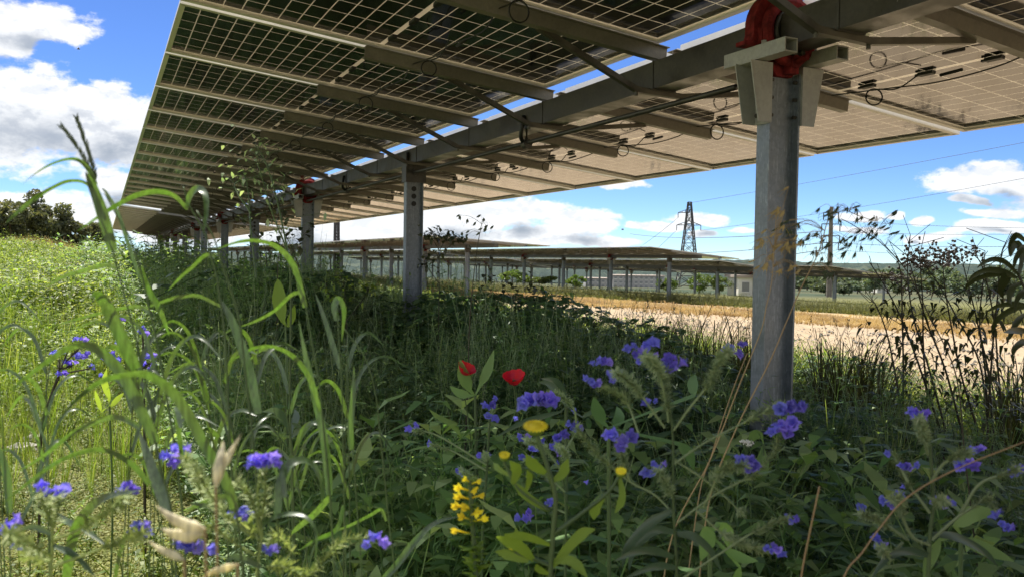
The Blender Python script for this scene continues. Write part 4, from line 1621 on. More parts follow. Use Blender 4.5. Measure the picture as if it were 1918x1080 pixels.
scatter('moss_cover', 'moss', T_MAT, 26000, lambda rng, n: (rng.uniform(-1.4, 0.95, n), 1.6 + 9.5 * rng.uniform(0, 1, n)),
        'low mossy cushion of tiny yellow green leaves at the edge of the shade', seed=10, sink=0.01)
scatter('low_herb_cover', 'meadow', T_SMALL, 900, lambda rng, n: (rng.uniform(-1.3, 0.8, n), 2.2 + 8.0 * rng.uniform(0, 1, n)),
        'small bright herbs scattered over the mossy ground', height=lambda x, y: 0.35 + 0.55 * (np.sin(3 * x + 2.2 * y) > .25), seed=12)
scatter('brown_bank_cover', 'dry', T_FINE + T_TUFT, 1500, lambda rng, n: (rng.uniform(-7.5, -1.0, n), rng.uniform(26, 42, n)),
        'brown dry brush at the top of the bank under the olive trees', height=lambda x, y: 1.0 + 0 * x, seed=13)

scatter('gravel', 'stone_grey', T_PEB, 420, lambda rng, n: (rng.uniform(5.6, 16.0, n), rng.uniform(3, 34, n)), 'small grey stones strewn over the sandy road', seed=27, hscale=(.6, 1.5), sink=0.0)
scatter('straw_litter', 'dry', T_SHORT, 260, lambda rng, n: (rng.uniform(5.8, 15.0, n), rng.uniform(3, 34, n)), 'small dry tufts scattered over the sandy road', seed=28, hscale=(.3, .7))
scatter('dry_grass_cover', 'dry', T_SHORT, 26000, lambda rng, n: (lambda y: (road_edge(y) + 0.2 + rng.normal(1.8, 1.6, n), y))(rng.uniform(2, 46, n)),
        'strip of dry tan grass along the far side of the sandy road', seed=14)
scatter('verge_grass_cover', 'verge', T_SHORT + T_SMALL, 15000, lambda rng, n: (lambda y: (road_edge(y) + 8.5 - np.clip((y - 26) * .45, 0, 7.5) + np.abs(rng.normal(0, 6.5, n)), y))(rng.uniform(14, 75, n)),
        'green grass and weeds around the feet of the tracker posts beyond the road', height=lambda x, y: 1.5 + 0 * x, seed=15)
scatter('road_edge_cover', 'meadow', T_SHORT + T_SMALL + T_BUSHY + T_TUFT, 3600, lambda rng, n: (rng.normal(5.9, 0.4, n), rng.uniform(2.5, 26, n)),
        'sunlit green plants at the near edge of the sandy road', height=lambda x, y: 1.05 + 0 * x, seed=16)

# ------------------------------------------------------------------ plants that stand out one by one
def px3(pts, z, dz=0.0):
    """Pixels of the photograph to points at about z metres; dz makes the far end lean away."""
    n = len(pts)
    return [at(p[0], p[1], z + dz * i / max(1, n - 1)) for i, p in enumerate(pts)]


def to_ground(p, first, lean=0.25):
    """A foot on the ground below the first point, following the stem's own slant a little."""
    p, q = np.asarray(first, float), np.asarray(p, float)
    d = q - p
    d /= max(np.linalg.norm(d), 1e-9) * max(0.35, abs(d[2]) / max(np.linalg.norm(d), 1e-9))
    k = (p[2] - gz(p[0], p[1]))
    foot = p - np.array([d[0], d[1], 0]) * lean * k
    foot[2] = gz(foot[0], foot[1]) - 0.01
    return foot


def view_side(P, twist=0.0):
    """Sideways vector for a blade: across the blade as seen from the path, twisted by an angle (or a list of angles)."""
    P = np.asarray(P, float)
    T = np.gradient(P, axis=0)
    T /= np.linalg.norm(T, axis=1)[:, None] + 1e-9
    v = P - CAM
    v /= np.linalg.norm(v, axis=1)[:, None]
    s = np.cross(T, v)
    s /= np.linalg.norm(s, axis=1)[:, None] + 1e-9
    tw = np.interp(np.linspace(0, 1, len(P)), np.linspace(0, 1, len(np.atleast_1d(twist))), np.atleast_1d(twist))
    return s * np.cos(tw)[:, None] + v * np.sin(tw)[:, None]


def blade_widths(n, w, base=0.75):
    t = np.linspace(0, 1, n)
    return w * np.interp(t, [0, 0.12, 0.4, 0.75, 0.93, 1.0], [base, 0.95, 1.0, 0.72, 0.28, 0.04])


def tall_grass(label, z, culms, leaves, spikes=(), group='tall grasses at the left of the photo', wc=7.0, mat='hero_grass'):
    """culms: lists of pixels from bottom to top. leaves: (pixels from the culm to the tip, width in pixels, twist, dz)."""
    first = px3(culms[0], z)
    foot = to_ground(first[1], first[0])
    root = thing('tall_grass', foot, label, 'grass plant', group)
    o = np.array(foot)
    for c in culms:
        P = px3(c, z)
        f = to_ground(P[1], P[0])
        P = smooth_path([f] + P, 5, True)
        n = len(P)
        r = np.linspace(0.9, 0.40, n) * wc / 2 / FPX * z
        mb = MB()
        mb.tube(P - o, r, 6)
        for k in range(6, n - 3, 11):
            mb.tube([P[k] - o - (0, 0, r[k] * 1.2), P[k] - o + (0, 0, r[k] * 1.2)], r[k] * 1.28, 6)
        mb.build('culm', 'culm', root, smooth=True)
    for pts, w, tw, dz in leaves:
        P = smooth_path(px3(pts, z, dz), 6)
        mb = MB()
        mb.ribbon(P - o, blade_widths(len(P), 0.80 * w / FPX * z), view_side(P, tw), 0.28)
        mb.build('leaf', mat, root, smooth=True)
    for pts, w in spikes:
        P = smooth_path(px3(pts, z), 8)
        mb = MB()
        mb.tube(P - o, w * 0.15 / FPX * z, 5)
        rng = np.random.default_rng(int(pts[0][0]))
        n = len(P)
        T = np.gradient(P, axis=0)
        T /= np.linalg.norm(T, axis=1)[:, None]
        for k in range(1, n - 1):
            for s in (-1, 1):
                d = T[k] + np.cross(T[k], cF) * s * 0.35 + rng.normal(0, .08, 3)
                V, F = leaf6(P[k] - o, d, -cF, w * 2.6 / FPX * z, w * 0.62 / FPX * z, 0.05)
                mb.add(V, F)
        mb.build('seed_spike', 'dark_spike', root)
    return root


tall_grass('tall green grass with two dark thin seed spikes rising highest against the cloud', 0.95,
           [[(318, 980), (300, 880), (285, 780), (256, 640), (213, 478), (192, 393), (178, 345)]],
           [([(180, 345), (166, 318), (150, 301), (130, 297), (100, 305), (70, 322), (40, 347)], 11, [0.2, 0.9, 1.2], -0.06),
            ([(198, 388), (165, 345), (130, 338), (95, 352), (60, 375), (30, 400), (10, 419)], 14, [1.1, 1.0, 0.3], -0.10),
            ([(212, 470), (200, 425), (186, 380), (172, 345), (160, 322)], 27, 0.25, -0.02),
            ([(216, 500), (190, 497), (150, 508), (115, 520), (85, 538)], 11, [0.9, 0.5, 0.3], 0.06),
            ([(256, 690), (236, 650), (212, 596), (194, 562), (180, 551), (168, 556)], 30, [0.1, 0.2, 0.8], -0.05)],
           [([(180, 345), (172, 305), (158, 262), (143, 219)], 5.5), ([(182, 348), (163, 305), (140, 268), (114, 235)], 5.0)])
tall_grass('tall green grass stem leaning left beside the spiked one, without a seed spike', 1.02,
           [[(345, 1000), (330, 860), (312, 740), (294, 640), (262, 500), (240, 440), (221, 408), (196, 362)]],
           [([(262, 500), (276, 540), (295, 572), (308, 602), (317, 629)], 14, 0.2, 0.04),
            ([(262, 520), (240, 455), (222, 400), (200, 362), (190, 352)], 10, 0.6, 0.02),
            ([(306, 700), (340, 560), (318, 562), (260, 572), (210, 580), (150, 597), (95, 611)], 11, [0.4, 0.9, 0.7], 0.10)][:2]
           + [([(290, 590), (262, 574), (225, 577), (170, 590), (95, 611)], 11, [0.5, 0.9, 0.6], 0.05)])
tall_grass('pair of tall green grass stems with a folded pale leaf at the top', 1.0,
           [[(442, 1010), (432, 850), (422, 640), (408, 530), (385, 440), (357, 388), (343, 350)],
            [(480, 900), (462, 720), (448, 600), (424, 520), (398, 440), (368, 395)]],
           [([(352, 392), (330, 368), (300, 358), (262, 363), (225, 380), (190, 402), (145, 433)], 16, [1.0, 0.6, 0.5], -0.05),
            ([(350, 390), (358, 364), (372, 354), (384, 366), (386, 400), (380, 442)], 17, [0.9, 0.5, 0.1], -0.05),
            ([(412, 572), (370, 553), (332, 556), (300, 566), (262, 580)], 11, [0.9, 0.8, 0.5], 0.06),
            ([(484, 774), (470, 705), (450, 640), (430, 590), (414, 562)], 23, 0.15, 0.03),
            ([(398, 470), (420, 450), (404, 500), (360, 520), (328, 548)], 10, 0.5, 0.05)][:4]
           + [([(404, 482), (385, 478), (360, 500), (335, 522), (314, 545)], 10, 0.6, 0.05)])
tall_grass('green grass stem whose long leaf arches left in front of the far posts', 1.08,
           [[(626, 1070), (619, 940), (612, 860), (598, 720), (584, 640), (570, 560), (548, 492)]],
           [([(572, 575), (552, 500), (520, 462), (482, 450), (445, 453), (405, 467)], 16, [0.3, 0.9, 0.9], -0.05),
            ([(617, 926), (614, 880), (606, 815), (588, 735), (572, 665), (560, 600)], 19, 0.1, 0.02),
            ([(600, 770), (584, 715), (556, 672), (520, 650), (482, 649), (450, 664), (424, 682)], 14, [0.3, 0.9, 0.9], -0.06),
            ([(570, 545), (545, 552), (515, 580), (480, 600), (445, 613)], 10, [0.5, 0.8, 0.4], 0.06),
            ([(618, 928), (590, 960), (560, 985), (545, 1000)], 16, 0.5, 0.05)])
tall_grass('thin upright green grass stem with a grey wilted tip in the shade', 1.15,
           [[(648, 1080), (644, 900), (641, 740), (634, 620), (630, 570)]],
           [([(632, 600), (627, 575), (634, 560), (644, 582), (640, 640)], 16, 0.3, 0.02),
            ([(638, 690), (622, 640), (606, 590), (590, 548)], 13, 0.3, 0.04)], wc=5)
tall_grass('upright green grass stem ending in one erect grey green blade', 1.12,
           [[(677, 1080), (668, 940), (660, 840)]],
           [([(658, 842), (657, 800), (661, 745), (663, 684)], 15, 0.15, 0.0),
            ([(643, 945), (630, 990), (590, 1010), (560, 1030)], 12, 0.6, -0.05)], wc=6)
tall_grass('bare curving green grass stem next to the long shaded leaf', 1.2,
           [[(740, 1080), (729, 980), (717, 860), (704, 740), (684, 670), (640, 610)]],
           [([(724, 975), (714, 953), (692, 964), (650, 985), (600, 1002)], 10, [0.8, 0.7, 0.4], 0.0),
            ([(715, 1088), (745, 1055), (782, 1008), (818, 978), (868, 965)], 17, [0.2, 0.3, 1.0], 0.0)], wc=5)
tall_grass('broad leaved grass clump with glowing blades in the lower left corner', 0.88,
           [[(330, 1080), (322, 960), (300, 870), (285, 800)], [(455, 1080), (448, 1000), (440, 940)]],
           [([(440, 955), (425, 905), (385, 835), (345, 762), (312, 722), (275, 700), (240, 699), (190, 712), (145, 745), (108, 787)], 25, [0.1, 0.3, 0.9, 0.5], -0.06),
            ([(292, 828), (268, 775), (238, 715), (202, 668), (166, 645), (128, 650), (80, 682), (20, 728)], 26, [0.1, 0.2, 0.8, 0.4], -0.04),
            ([(280, 905), (248, 868), (202, 842), (160, 843), (110, 862), (60, 897), (5, 942)], 16, [0.3, 0.8, 0.8, 0.3], -0.05),
            ([(262, 800), (230, 782), (195, 783), (135, 810), (82, 852), (35, 882)], 15, [0.5, 0.8, 0.5], 0.04),
            ([(318, 965), (297, 910), (278, 855), (260, 806)], 26, 0.2, 0.05),
            ([(124, 1085), (135, 1015), (155, 968), (195, 932), (264, 917)], 24, [0.1, 0.3, 1.0], -0.10),
            ([(100, 962), (125, 975), (160, 992), (216, 1032)], 14, 0.3, -0.05),
            ([(340, 800), (330, 760), (340, 850), (352, 900)], 14, 0.4, 0.06),
            ([(215, 1085), (226, 1030), (240, 1000), (258, 980)], 10, 0.3, -0.05)], wc=9)
tall_grass('curled grass leaves at the bottom edge between the purple flower stalks', 0.92,
           [[(520, 1080), (522, 1020), (520, 960)], [(598, 1080), (597, 1050)]],
           [([(520, 965), (524, 910), (540, 872), (562, 861), (585, 870), (602, 905), (603, 960)], 22, [0.1, 0.4, 0.9, 0.4], 0.05),
            ([(490, 985), (515, 968), (545, 962), (575, 970), (592, 1000), (590, 1060)], 13, [0.6, 0.9, 0.3], -0.03),
            ([(445, 930), (410, 930), (370, 945), (345, 960)], 14, 0.5, 0.05),
            ([(535, 930), (528, 880), (518, 840)], 13, 0.2, 0.02)], wc=6)
tall_grass('narrow green grass at the very left edge of the photo', 0.9,
           [[(20, 1080), (14, 960), (8, 860), (4, 780)]],
           [([(18, 960), (14, 900), (6, 860), (-12, 820)], 18, 0.2, 0.0), ([(24, 1000), (60, 935), (90, 850), (55, 760)], 9, 0.5, 0.05)], wc=6)


rc = np.random.default_rng(77)
for lab, z, bx, n, ytop in (('thin bladed green grass clump at the left edge among the sunlit herbs', 1.3, 60, 5, 640),
                            ('thin bladed green grass clump behind the broad glowing blades', 1.25, 250, 6, 600),
                            ('thin bladed green grass clump where the sunlight meets the shade', 1.35, 410, 5, 640),
                            ('thin bladed green grass clump in the shade right of the arched leaves', 1.6, 600, 5, 640)):
    culms, lv = [], []
    for k in range(n):
        x0_ = bx + rc.uniform(-60, 60)
        dx_ = rc.uniform(-70, 40)
        yt = ytop + rc.uniform(-30, 120)
        culms.append([(x0_, 1085), (x0_ + dx_ * .3, 900), (x0_ + dx_, yt)])
        for q in range(3):
            t = rc.uniform(.15, .95)
            ax_, ay_ = x0_ + dx_ * t, 1000 - (1000 - yt) * t
            sgn = rc.choice([-1, 1])
            L_ = rc.uniform(60, 130)
            lv.append(([(ax_, ay_), (ax_ + sgn * L_ * .25, ay_ - L_ * .75), (ax_ + sgn * L_ * .6, ay_ - L_ * 1.0), (ax_ + sgn * L_, ay_ - L_ * rc.uniform(.4, .9))],
                       rc.uniform(7, 12), [rc.uniform(0, .4), rc.uniform(.3, .9), .6], rc.uniform(-.1, .1)))
    tall_grass(lab, z, culms, lv, wc=4.5)


# ---- viper's bugloss like plants: hairy branching stalks with purple funnel flowers
def funnel(mb, p, d, size, rng):
    """A five lobed funnel flower opening along d."""
    d = d / np.linalg.norm(d)
    a = np.cross(d, (0.3, 0.2, 0.93))
    a /= np.linalg.norm(a)
    b = np.cross(d, a)
    k = 15
    rings = []
    ph = rng.uniform(0, 6)
    for t, r in ((0.0, 0.10), (0.3, 0.15), (0.62, 0.30), (0.92, 0.50), (1.0, 0.62)):
        row_ = []
        for i in range(k):
            an = 2 * pi * i / k
            lobe = 1.0 + (0.18 * cos(5 * an + ph) + 0.15 * rng.normal()) * t ** 2
            up = 1.0 + 0.22 * cos(an + ph) * t
            row_.append(p + d * size * t * up * (0.9 - 0.10 * (t > .95)) + (a * cos(an) + b * sin(an)) * size * r * lobe)
        rings.append(row_)
    V = np.array(rings).reshape(-1, 3)
    F = [[r * k + i, r * k + (i + 1) % k, (r + 1) * k + (i + 1) % k, (r + 1) * k + i] for r in range(4) for i in range(k)]
    mb.add(V, np.array(F))
    for s in range(3):                                   # stamens
        e = p + d * size * 1.25 + (a * rng.normal(0, .18) + b * rng.normal(0, .18)) * size
        mb.tube([p + d * size * .4, e], size * 0.022, 3, False)


def bristles(mb, P, n, L, w, rng, forward=0.35):
    """Short stiff hairs all round a stem."""
    P = np.asarray(P, float)
    seg = np.linalg.norm(np.diff(P, axis=0), axis=1)
    cum = np.concatenate([[0], np.cumsum(seg)])
    s = rng.uniform(0, cum[-1], n)
    i = np.clip(np.searchsorted(cum, s) - 1, 0, len(P) - 2)
    f = ((s - cum[i]) / np.maximum(seg[i], 1e-9))[:, None]
    Q = P[i] * (1 - f) + P[i + 1] * f
    T = (P[i + 1] - P[i]) / np.maximum(seg[i], 1e-9)[:, None]
    d = rng.normal(0, 1, (n, 3))
    d -= T * (d * T).sum(1)[:, None]
    d /= np.linalg.norm(d, axis=1)[:, None] + 1e-9
    d = d + T * rng.uniform(-.1, forward * 2, n)[:, None]
    e = np.cross(d, T)
    e /= np.linalg.norm(e, axis=1)[:, None] + 1e-9
    L = L * rng.uniform(0.6, 1.3, n)[:, None]
    V = np.stack([Q - e * w / 2, Q + e * w / 2, Q + d * L * .6 + e * w * .4, Q + d * L, Q + d * L * .6 - e * w * .4], 1).reshape(-1, 3)
    b = np.arange(n)[:, None] * 5
    mb.add(V, b + np.array([[0, 1, 2, 3, 4]]))


def bugloss(label, z, main, branches, clusters, leaves=(), hairy='hairy', fuzz=1.0, group='purple flowered hairy plants', r0=6.0, seed=0, fs=1.0):
    """main and branches: pixels from the bottom up; branch: (pixels, fuzzy_from). clusters: (x, y, size in pixels, count, dz)."""
    rng = np.random.default_rng(seed + 500)
    P0 = px3(main, z)
    foot = to_ground(P0[1], P0[0], 0.1)
    o = np.array(foot)
    root = thing('hairy_flower_plant', foot, label, 'wildflower', group)
    sc = z / FPX
    mb = MB()
    P = smooth_path([foot] + P0, 6, True)
    mb.tube(P - o, np.linspace(r0 * .6, r0 * .32, len(P)) * sc, 7)
    Lm = np.linalg.norm(np.diff(P, axis=0), axis=1).sum()
    bristles(mb, P[int(len(P) * .3):] - o, int(420 * fuzz * Lm), 0.0065, 0.0010, rng)
    mb.build('stem', 'culm' if hairy == 'hairy' else hairy, root, smooth=False)
    for pts, ff in branches:
        Q = smooth_path(px3(pts, z, rng.uniform(-.10, .05)), 6)
        mb = MB()
        mb.tube(Q - o, np.linspace(r0 * .36, r0 * .2, len(Q)) * sc, 5)
        L = np.linalg.norm(np.diff(Q, axis=0), axis=1).sum()
        bristles(mb, Q - o, int(500 * fuzz * L) + 10, 0.006, 0.0010, rng)
        k = int(len(Q) * ff)
        if ff < 1:
            C_ = Q[k:]
            Lc = np.linalg.norm(np.diff(C_, axis=0), axis=1).sum()
            bristles(mb, C_ - o, int(2600 * fuzz * Lc) + 16, 0.0105, 0.0020, rng, 0.5)   # crowded narrow calyx leaves
        mb.build('flower_stalk', hairy, root)
    for x, y, s, n, dz in clusters:
        mb = MB()
        c = at(x, y, z + dz)
        n = n + 1 + n // 2 if s > 18 else n
        for i in range(n):
            off_ = (cR * ((i + .5) / n - .5 + rng.uniform(-.12, .12)) * 1.05 * (n > 1) + cU * rng.uniform(-.26, .26) * (n > 1)) * s * sc
            d = cR * rng.uniform(-1, 1) + cU * rng.uniform(-.1, .9) - cF * rng.uniform(.2, 1.0)
            size = s * sc * (0.40 if n > 2 else 0.58) * rng.uniform(.85, 1.15) * fs
            funnel(mb, c + off_ - d / np.linalg.norm(d) * size * .5 - o, d, size, rng)
        mb.build('flower', 'purple', root, smooth=False)
    for pts, w, tw, dz in leaves:
        Q = smooth_path(px3(pts, z, dz), 5)
        mb = MB()
        mb.ribbon(Q - o, w * sc * np.interp(np.linspace(0, 1, len(Q)), [0, .3, .8, 1], [.5, 1, .6, .05]), view_side(Q, tw), 0.3)
        mb.build('leaf', 'blue_leaf', root, smooth=True)
    return root


bugloss('tall hairy plant with many purple flowers spread left of the nearest post', 1.15,
        [(1268, 1085), (1262, 960), (1260, 810), (1250, 740), (1244, 692)],
        [([(1252, 790), (1246, 730), (1250, 690)], 0.2), ([(1250, 770), (1238, 710), (1225, 680), (1205, 665)], 0.35),
         ([(1245, 800), (1205, 745), (1180, 715), (1150, 695)], 0.35), ([(1196, 810), (1178, 760), (1160, 735), (1122, 722)], 0.3),
         ([(1262, 805), (1290, 765), (1330, 715), (1348, 675), (1366, 655)], 0.4), ([(1262, 868), (1320, 828), (1390, 792), (1440, 766), (1470, 758)], 0.55),
         ([(1268, 978), (1340, 925), (1415, 885), (1450, 842), (1464, 806)], 0.4), ([(1318, 948), (1338, 905), (1352, 880), (1395, 872)], 0.4),
         ([(1258, 930), (1246, 905), (1232, 878)], 0.1), ([(1180, 900), (1166, 860), (1160, 830)], 0.2),
         ([(1278, 1082), (1345, 1038), (1400, 1002), (1450, 978), (1476, 970)], 0.55), ([(1305, 955), (1345, 992), (1385, 1015), (1440, 1030)], 0.4),
         ([(1262, 962), (1225, 925), (1178, 900), (1120, 850), (1080, 800)], 0.6), ([(1262, 860), (1330, 905), (1390, 960)], 0.9)],
        [(1127, 680, 34, 2, 0), (1113, 716, 30, 2, -.02), (1150, 704, 28, 2, .02), (1188, 655, 34, 2, 0), (1216, 646, 28, 1, 0.02), (1214, 673, 32, 2, 0),
         (1255, 677, 42, 4, -.02), (1162, 694, 14, 1, .03), (1208, 755, 20, 1, 0), (1229, 750, 16, 1, 0), (1160, 824, 44, 3, -.05), (1217, 886, 30, 1, -.02),
         (1235, 872, 30, 2, 0), (1379, 655, 36, 3, 0), (1405, 867, 40, 4, -.02), (1480, 760, 46, 4, 0), (1467, 799, 46, 4, -.02),
         (1485, 972, 28, 2, 0), (1448, 1028, 26, 2, 0), (1466, 1042, 22, 1, 0)],
        [([(1258, 955), (1222, 975), (1192, 1002), (1172, 1030), (1165, 1062)], 20, 0.4, -.1), ([(1262, 995), (1232, 990), (1204, 1008), (1184, 1035), (1178, 1068)], 18, 0.4, -.05),
         ([(1262, 1042), (1225, 1030), (1190, 1032), (1150, 1050)], 16, 0.5, -.12), ([(1268, 1000), (1300, 1005), (1330, 1030), (1352, 1070)], 18, 0.4, .05),
         ([(1268, 1062), (1235, 1058), (1205, 1066), (1170, 1082)], 15, 0.5, -.05)], seed=1, fuzz=1.5)
bugloss('hairy branching plant with small purple flowers among long dry stems', 1.25,
        [(1738, 1085), (1742, 1000), (1748, 940), (1745, 880), (1742, 830)],
        [([(1745, 1010), (1790, 970), (1820, 950), (1850, 930), (1862, 950)], 0.5), ([(1742, 960), (1720, 930), (1700, 905), (1690, 880)], 0.5),
         ([(1742, 1020), (1710, 1005), (1690, 965), (1686, 935), (1670, 935)], 0.5), ([(1700, 1010), (1672, 990), (1650, 975), (1612, 960)], 0.5),
         ([(1745, 900), (1765, 870), (1790, 855), (1815, 845)], 0.5), ([(1700, 900), (1684, 870), (1675, 850)], 0.4), ([(1740, 930), (1755, 940), (1770, 935)], 0.4),
         ([(1738, 850), (1728, 810), (1720, 782)], 0.3), ([(1800, 960), (1835, 905), (1890, 885), (1905, 878)], 0.5), ([(1690, 1015), (1665, 1040), (1650, 1025)], 0.4)],
        [(1718, 776, 34, 3, 0), (1660, 848, 16, 1, 0), (1695, 868, 22, 2, 0), (1718, 871, 15, 1, 0), (1810, 868, 34, 3, .05), (1828, 840, 24, 2, .05), (1905, 880, 24, 2, 0),
         (1664, 940, 24, 2, 0), (1680, 928, 20, 1, 0), (1762, 942, 28, 3, 0), (1785, 943, 15, 1, 0), (1861, 961, 20, 1, 0), (1885, 985, 24, 2, 0),
         (1640, 1005, 20, 1, 0), (1648, 1021, 22, 2, 0), (1612, 948, 18, 2, 0), (1690, 911, 12, 1, 0)],
        [([(1742, 1040), (1700, 1030), (1660, 1045), (1630, 1085)], 16, 0.4, -.05), ([(1745, 1000), (1790, 1005), (1840, 1030), (1870, 1060)], 17, 0.4, 0.05)],
        seed=2, r0=9, fuzz=1.5, fs=1.25)
bugloss('shaded purple flowered plant just behind the yellow daisy flower', 1.75,
        [(1060, 990), (1058, 930), (1050, 870), (1046, 820)],
        [([(1050, 880), (1030, 850), (1012, 835), (985, 822)], 0.4), ([(1052, 880), (1060, 850), (1045, 835)], 0.3), ([(1058, 920), (1030, 895), (985, 860)], 0.4),
         ([(1080, 800), (1075, 765), (1050, 740), (1030, 738), (1012, 746)], 0.3), ([(1055, 850), (1075, 815), (1085, 795)], 0.4), ([(1060, 960), (1035, 950), (1025, 945)], 0.5)],
        [(1008, 746, 40, 4, -.2), (983, 821, 22, 2, 0), (1015, 824, 14, 1, 0), (1052, 818, 26, 2, 0), (1045, 842, 26, 3, 0), (1078, 796, 24, 2, 0), (985, 856, 20, 2, 0),
         (1000, 840, 20, 1, .1), (1042, 868, 14, 1, 0), (1028, 943, 17, 2, 0), (985, 964, 26, 2, -.2), (1098, 902, 13, 1, 0), (1074, 768, 12, 1, 0), (966, 783, 14, 1, .1)], seed=3, fs=1.2, fuzz=1.4)
bugloss('small shaded purple flowered plant left of the yellow daisy', 2.0,
        [(905, 960), (912, 880), (915, 820), (918, 780)],
        [([(912, 860), (908, 850)], 0.2), ([(908, 900), (880, 890), (863, 880)], 0.4), ([(910, 880), (850, 845), (808, 832)], 0.6), ([(912, 870), (820, 815), (775, 805)], 0.7), ([(915, 800), (925, 760)], 0.3)],
        [(918, 760, 20, 2, 0), (920, 782, 17, 2, 0), (906, 852, 19, 2, 0), (862, 880, 16, 2, 0), (772, 803, 18, 2, 0), (806, 830, 13, 1, 0), (926, 745, 12, 1, 0)], seed=4, fs=1.25, fuzz=1.3)
bugloss('sunlit purple flowered hairy plant with a broad violet cluster, in front of the grass clump', 0.92,
        [(480, 1085), (490, 1000), (482, 930), (488, 880)],
        [([(488, 980), (498, 920), (494, 880)], 0.1), ([(485, 1010), (470, 990), (455, 968)], 0.2), ([(480, 1040), (430, 1010), (400, 985), (375, 1000)], 0.3),
         ([(560, 1085), (590, 1065), (620, 1030), (650, 1008), (690, 1006)], 0.05), ([(520, 1060), (545, 1030), (520, 1000), (505, 1020)], 0.3),
         ([(500, 1060), (530, 1060), (575, 1080)], 0.1), ([(470, 1000), (420, 960), (385, 910), (362, 870)], 0.2), ([(488, 1000), (470, 930), (440, 900)], 0.2), ([(380, 930), (362, 880), (345, 856)], 0.1)],
        [(478, 863, 34, 3, 0), (504, 862, 34, 3, 0), (447, 964, 30, 2, 0), (464, 957, 24, 1, 0), (357, 1027, 40, 2, -.02), (392, 1030, 30, 1, 0), (340, 1014, 34, 2, .02),
         (322, 857, 36, 2, 0), (342, 844, 34, 2, .02), (703, 1010, 40, 2, 0), (505, 1030, 24, 2, 0)],
        [([(470, 1000), (435, 975), (400, 950), (350, 940)], 16, 0.5, 0), ([(490, 1060), (440, 1040), (420, 1060)], 14, 0.4, -.02)],
        'hairy_lit', 0.55, seed=5, r0=7, fs=1.15)
bugloss('sunlit purple flowered hairy plant in the lower left corner', 0.85,
        [(95, 1085), (98, 1020), (96, 970), (92, 930)],
        [([(98, 985), (85, 955), (76, 925)], 0.2), ([(98, 990), (108, 955), (106, 930)], 0.2), ([(96, 1040), (60, 1020), (30, 1010), (16, 995)], 0.2), ([(98, 1050), (70, 1045), (45, 1035)], 0.3),
         ([(100, 1010), (150, 990), (200, 960), (232, 925)], 0.4), ([(100, 1060), (180, 1030), (250, 1005), (268, 998)], 0.4)],
        [(76, 912, 26, 1, 0), (100, 918, 34, 1, 0), (16, 982, 46, 2, 0), (36, 1024, 22, 1, 0), (240, 914, 38, 3, .05), (262, 990, 30, 2, 0), (277, 998, 22, 1, 0)],
        [([(98, 1000), (60, 985), (20, 1000)], 12, 0.4, 0), ([(100, 1020), (140, 1040), (180, 1080)], 14, 0.4, 0)], 'hairy_lit', 0.55, seed=6, r0=7, fs=1.15)
bugloss('sunlit purple flowers on a dark leaning stem behind the grass blades at the left', 3.2,
        [(78, 800), (92, 750), (108, 705), (128, 655)],
        [([(100, 730), (112, 705)], 0.5), ([(110, 705), (112, 675)], 0.4), ([(118, 690), (135, 685)], 0.4), ([(120, 680), (150, 650)], 0.4), ([(112, 700), (165, 690), (172, 686)], 0.5)],
        [(108, 664, 22, 2, 0), (131, 677, 22, 2, 0), (152, 668, 24, 3, .05), (150, 637, 20, 2, 0), (172, 686, 15, 1, .05), (115, 700, 20, 2, -.05), (189, 702, 10, 1, .1)],
        (), 'dark_stem', .4, seed=7, r0=5, fs=1.1)
bugloss('sunlit purple flowers half hidden by the tallest grass stems', 3.4,
        [(270, 760), (265, 700), (268, 650), (267, 625)],
        [([(266, 700), (240, 670), (222, 620)], 0.6), ([(266, 690), (280, 680)], 0.4), ([(265, 700), (235, 690), (210, 672)], 0.5), ([(252, 690), (232, 650)], 0.5)],
        [(222, 596, 20, 2, 0), (267, 619, 20, 2, 0), (232, 644, 20, 2, 0), (203, 666, 20, 3, 0), (219, 673, 15, 2, 0), (285, 670, 20, 2, 0), (280, 687, 22, 3, 0)],
        (), 'dark_stem', .4, seed=8, r0=5, fs=1.1)


# ---- poppies, yellow daisy, yellow spike, white flower
def poppy(label, x, y, z, w, tilt, seed):
    rng = np.random.default_rng(seed)
    c = at(x, y, z)
    foot = np.array([c[0] + .05, c[1] + .03, gz(c[0], c[1])])
    root = thing('poppy', foot, label, 'poppy', 'red poppies in the shade')
    mb = MB()
    P = smooth_path([(0, 0, 0), (0.02, 0, (c[2] - foot[2]) * .5), c - foot - (0, 0, .02), c - foot], 5)
    mb.tube(P, 0.0018, 5)
    bristles(mb, P, 80, .004, .0007, rng)
    mb.build('stem', 'culm', root)
    s = w / FPX * z
    ax = cU * cos(tilt) - cF * 0.45 + cR * sin(tilt)
    ax /= np.linalg.norm(ax)
    a = np.cross(ax, cF)
    a /= np.linalg.norm(a)
    b = np.cross(ax, a)
    for k in range(4):
        th = k * pi / 2 + .4
        mb = MB()
        rows_ = []
        for i, t in enumerate(np.linspace(0.02, 1, 7)):
            rr = []
            for u in np.linspace(-1, 1, 9):
                an = th + u * 0.95
                r = s * .55 * t * (1 - 0.10 * u * u)
                hgt = s * (0.50 * t ** 1.6 + .03 * cos(u * 7 + k) * t + rng.normal(0, .012))
                rr.append((a * cos(an) + b * sin(an)) * r + ax * hgt * (1.0 if k % 2 else 1.1))
            rows_.append(rr)
        V = np.array(rows_).reshape(-1, 3) + c - foot
        F = [[i * 9 + j, i * 9 + j + 1, (i + 1) * 9 + j + 1, (i + 1) * 9 + j] for i in range(6) for j in range(8)]
        mb.add(V, np.array(F))
        mb.build('petal', 'poppy', root, smooth=True)
    mb = MB()
    mb.tube([c - foot, c - foot + ax * s * .2], [s * .10, s * .12], 8)
    mb.build('seed_pod', 'seed', root)


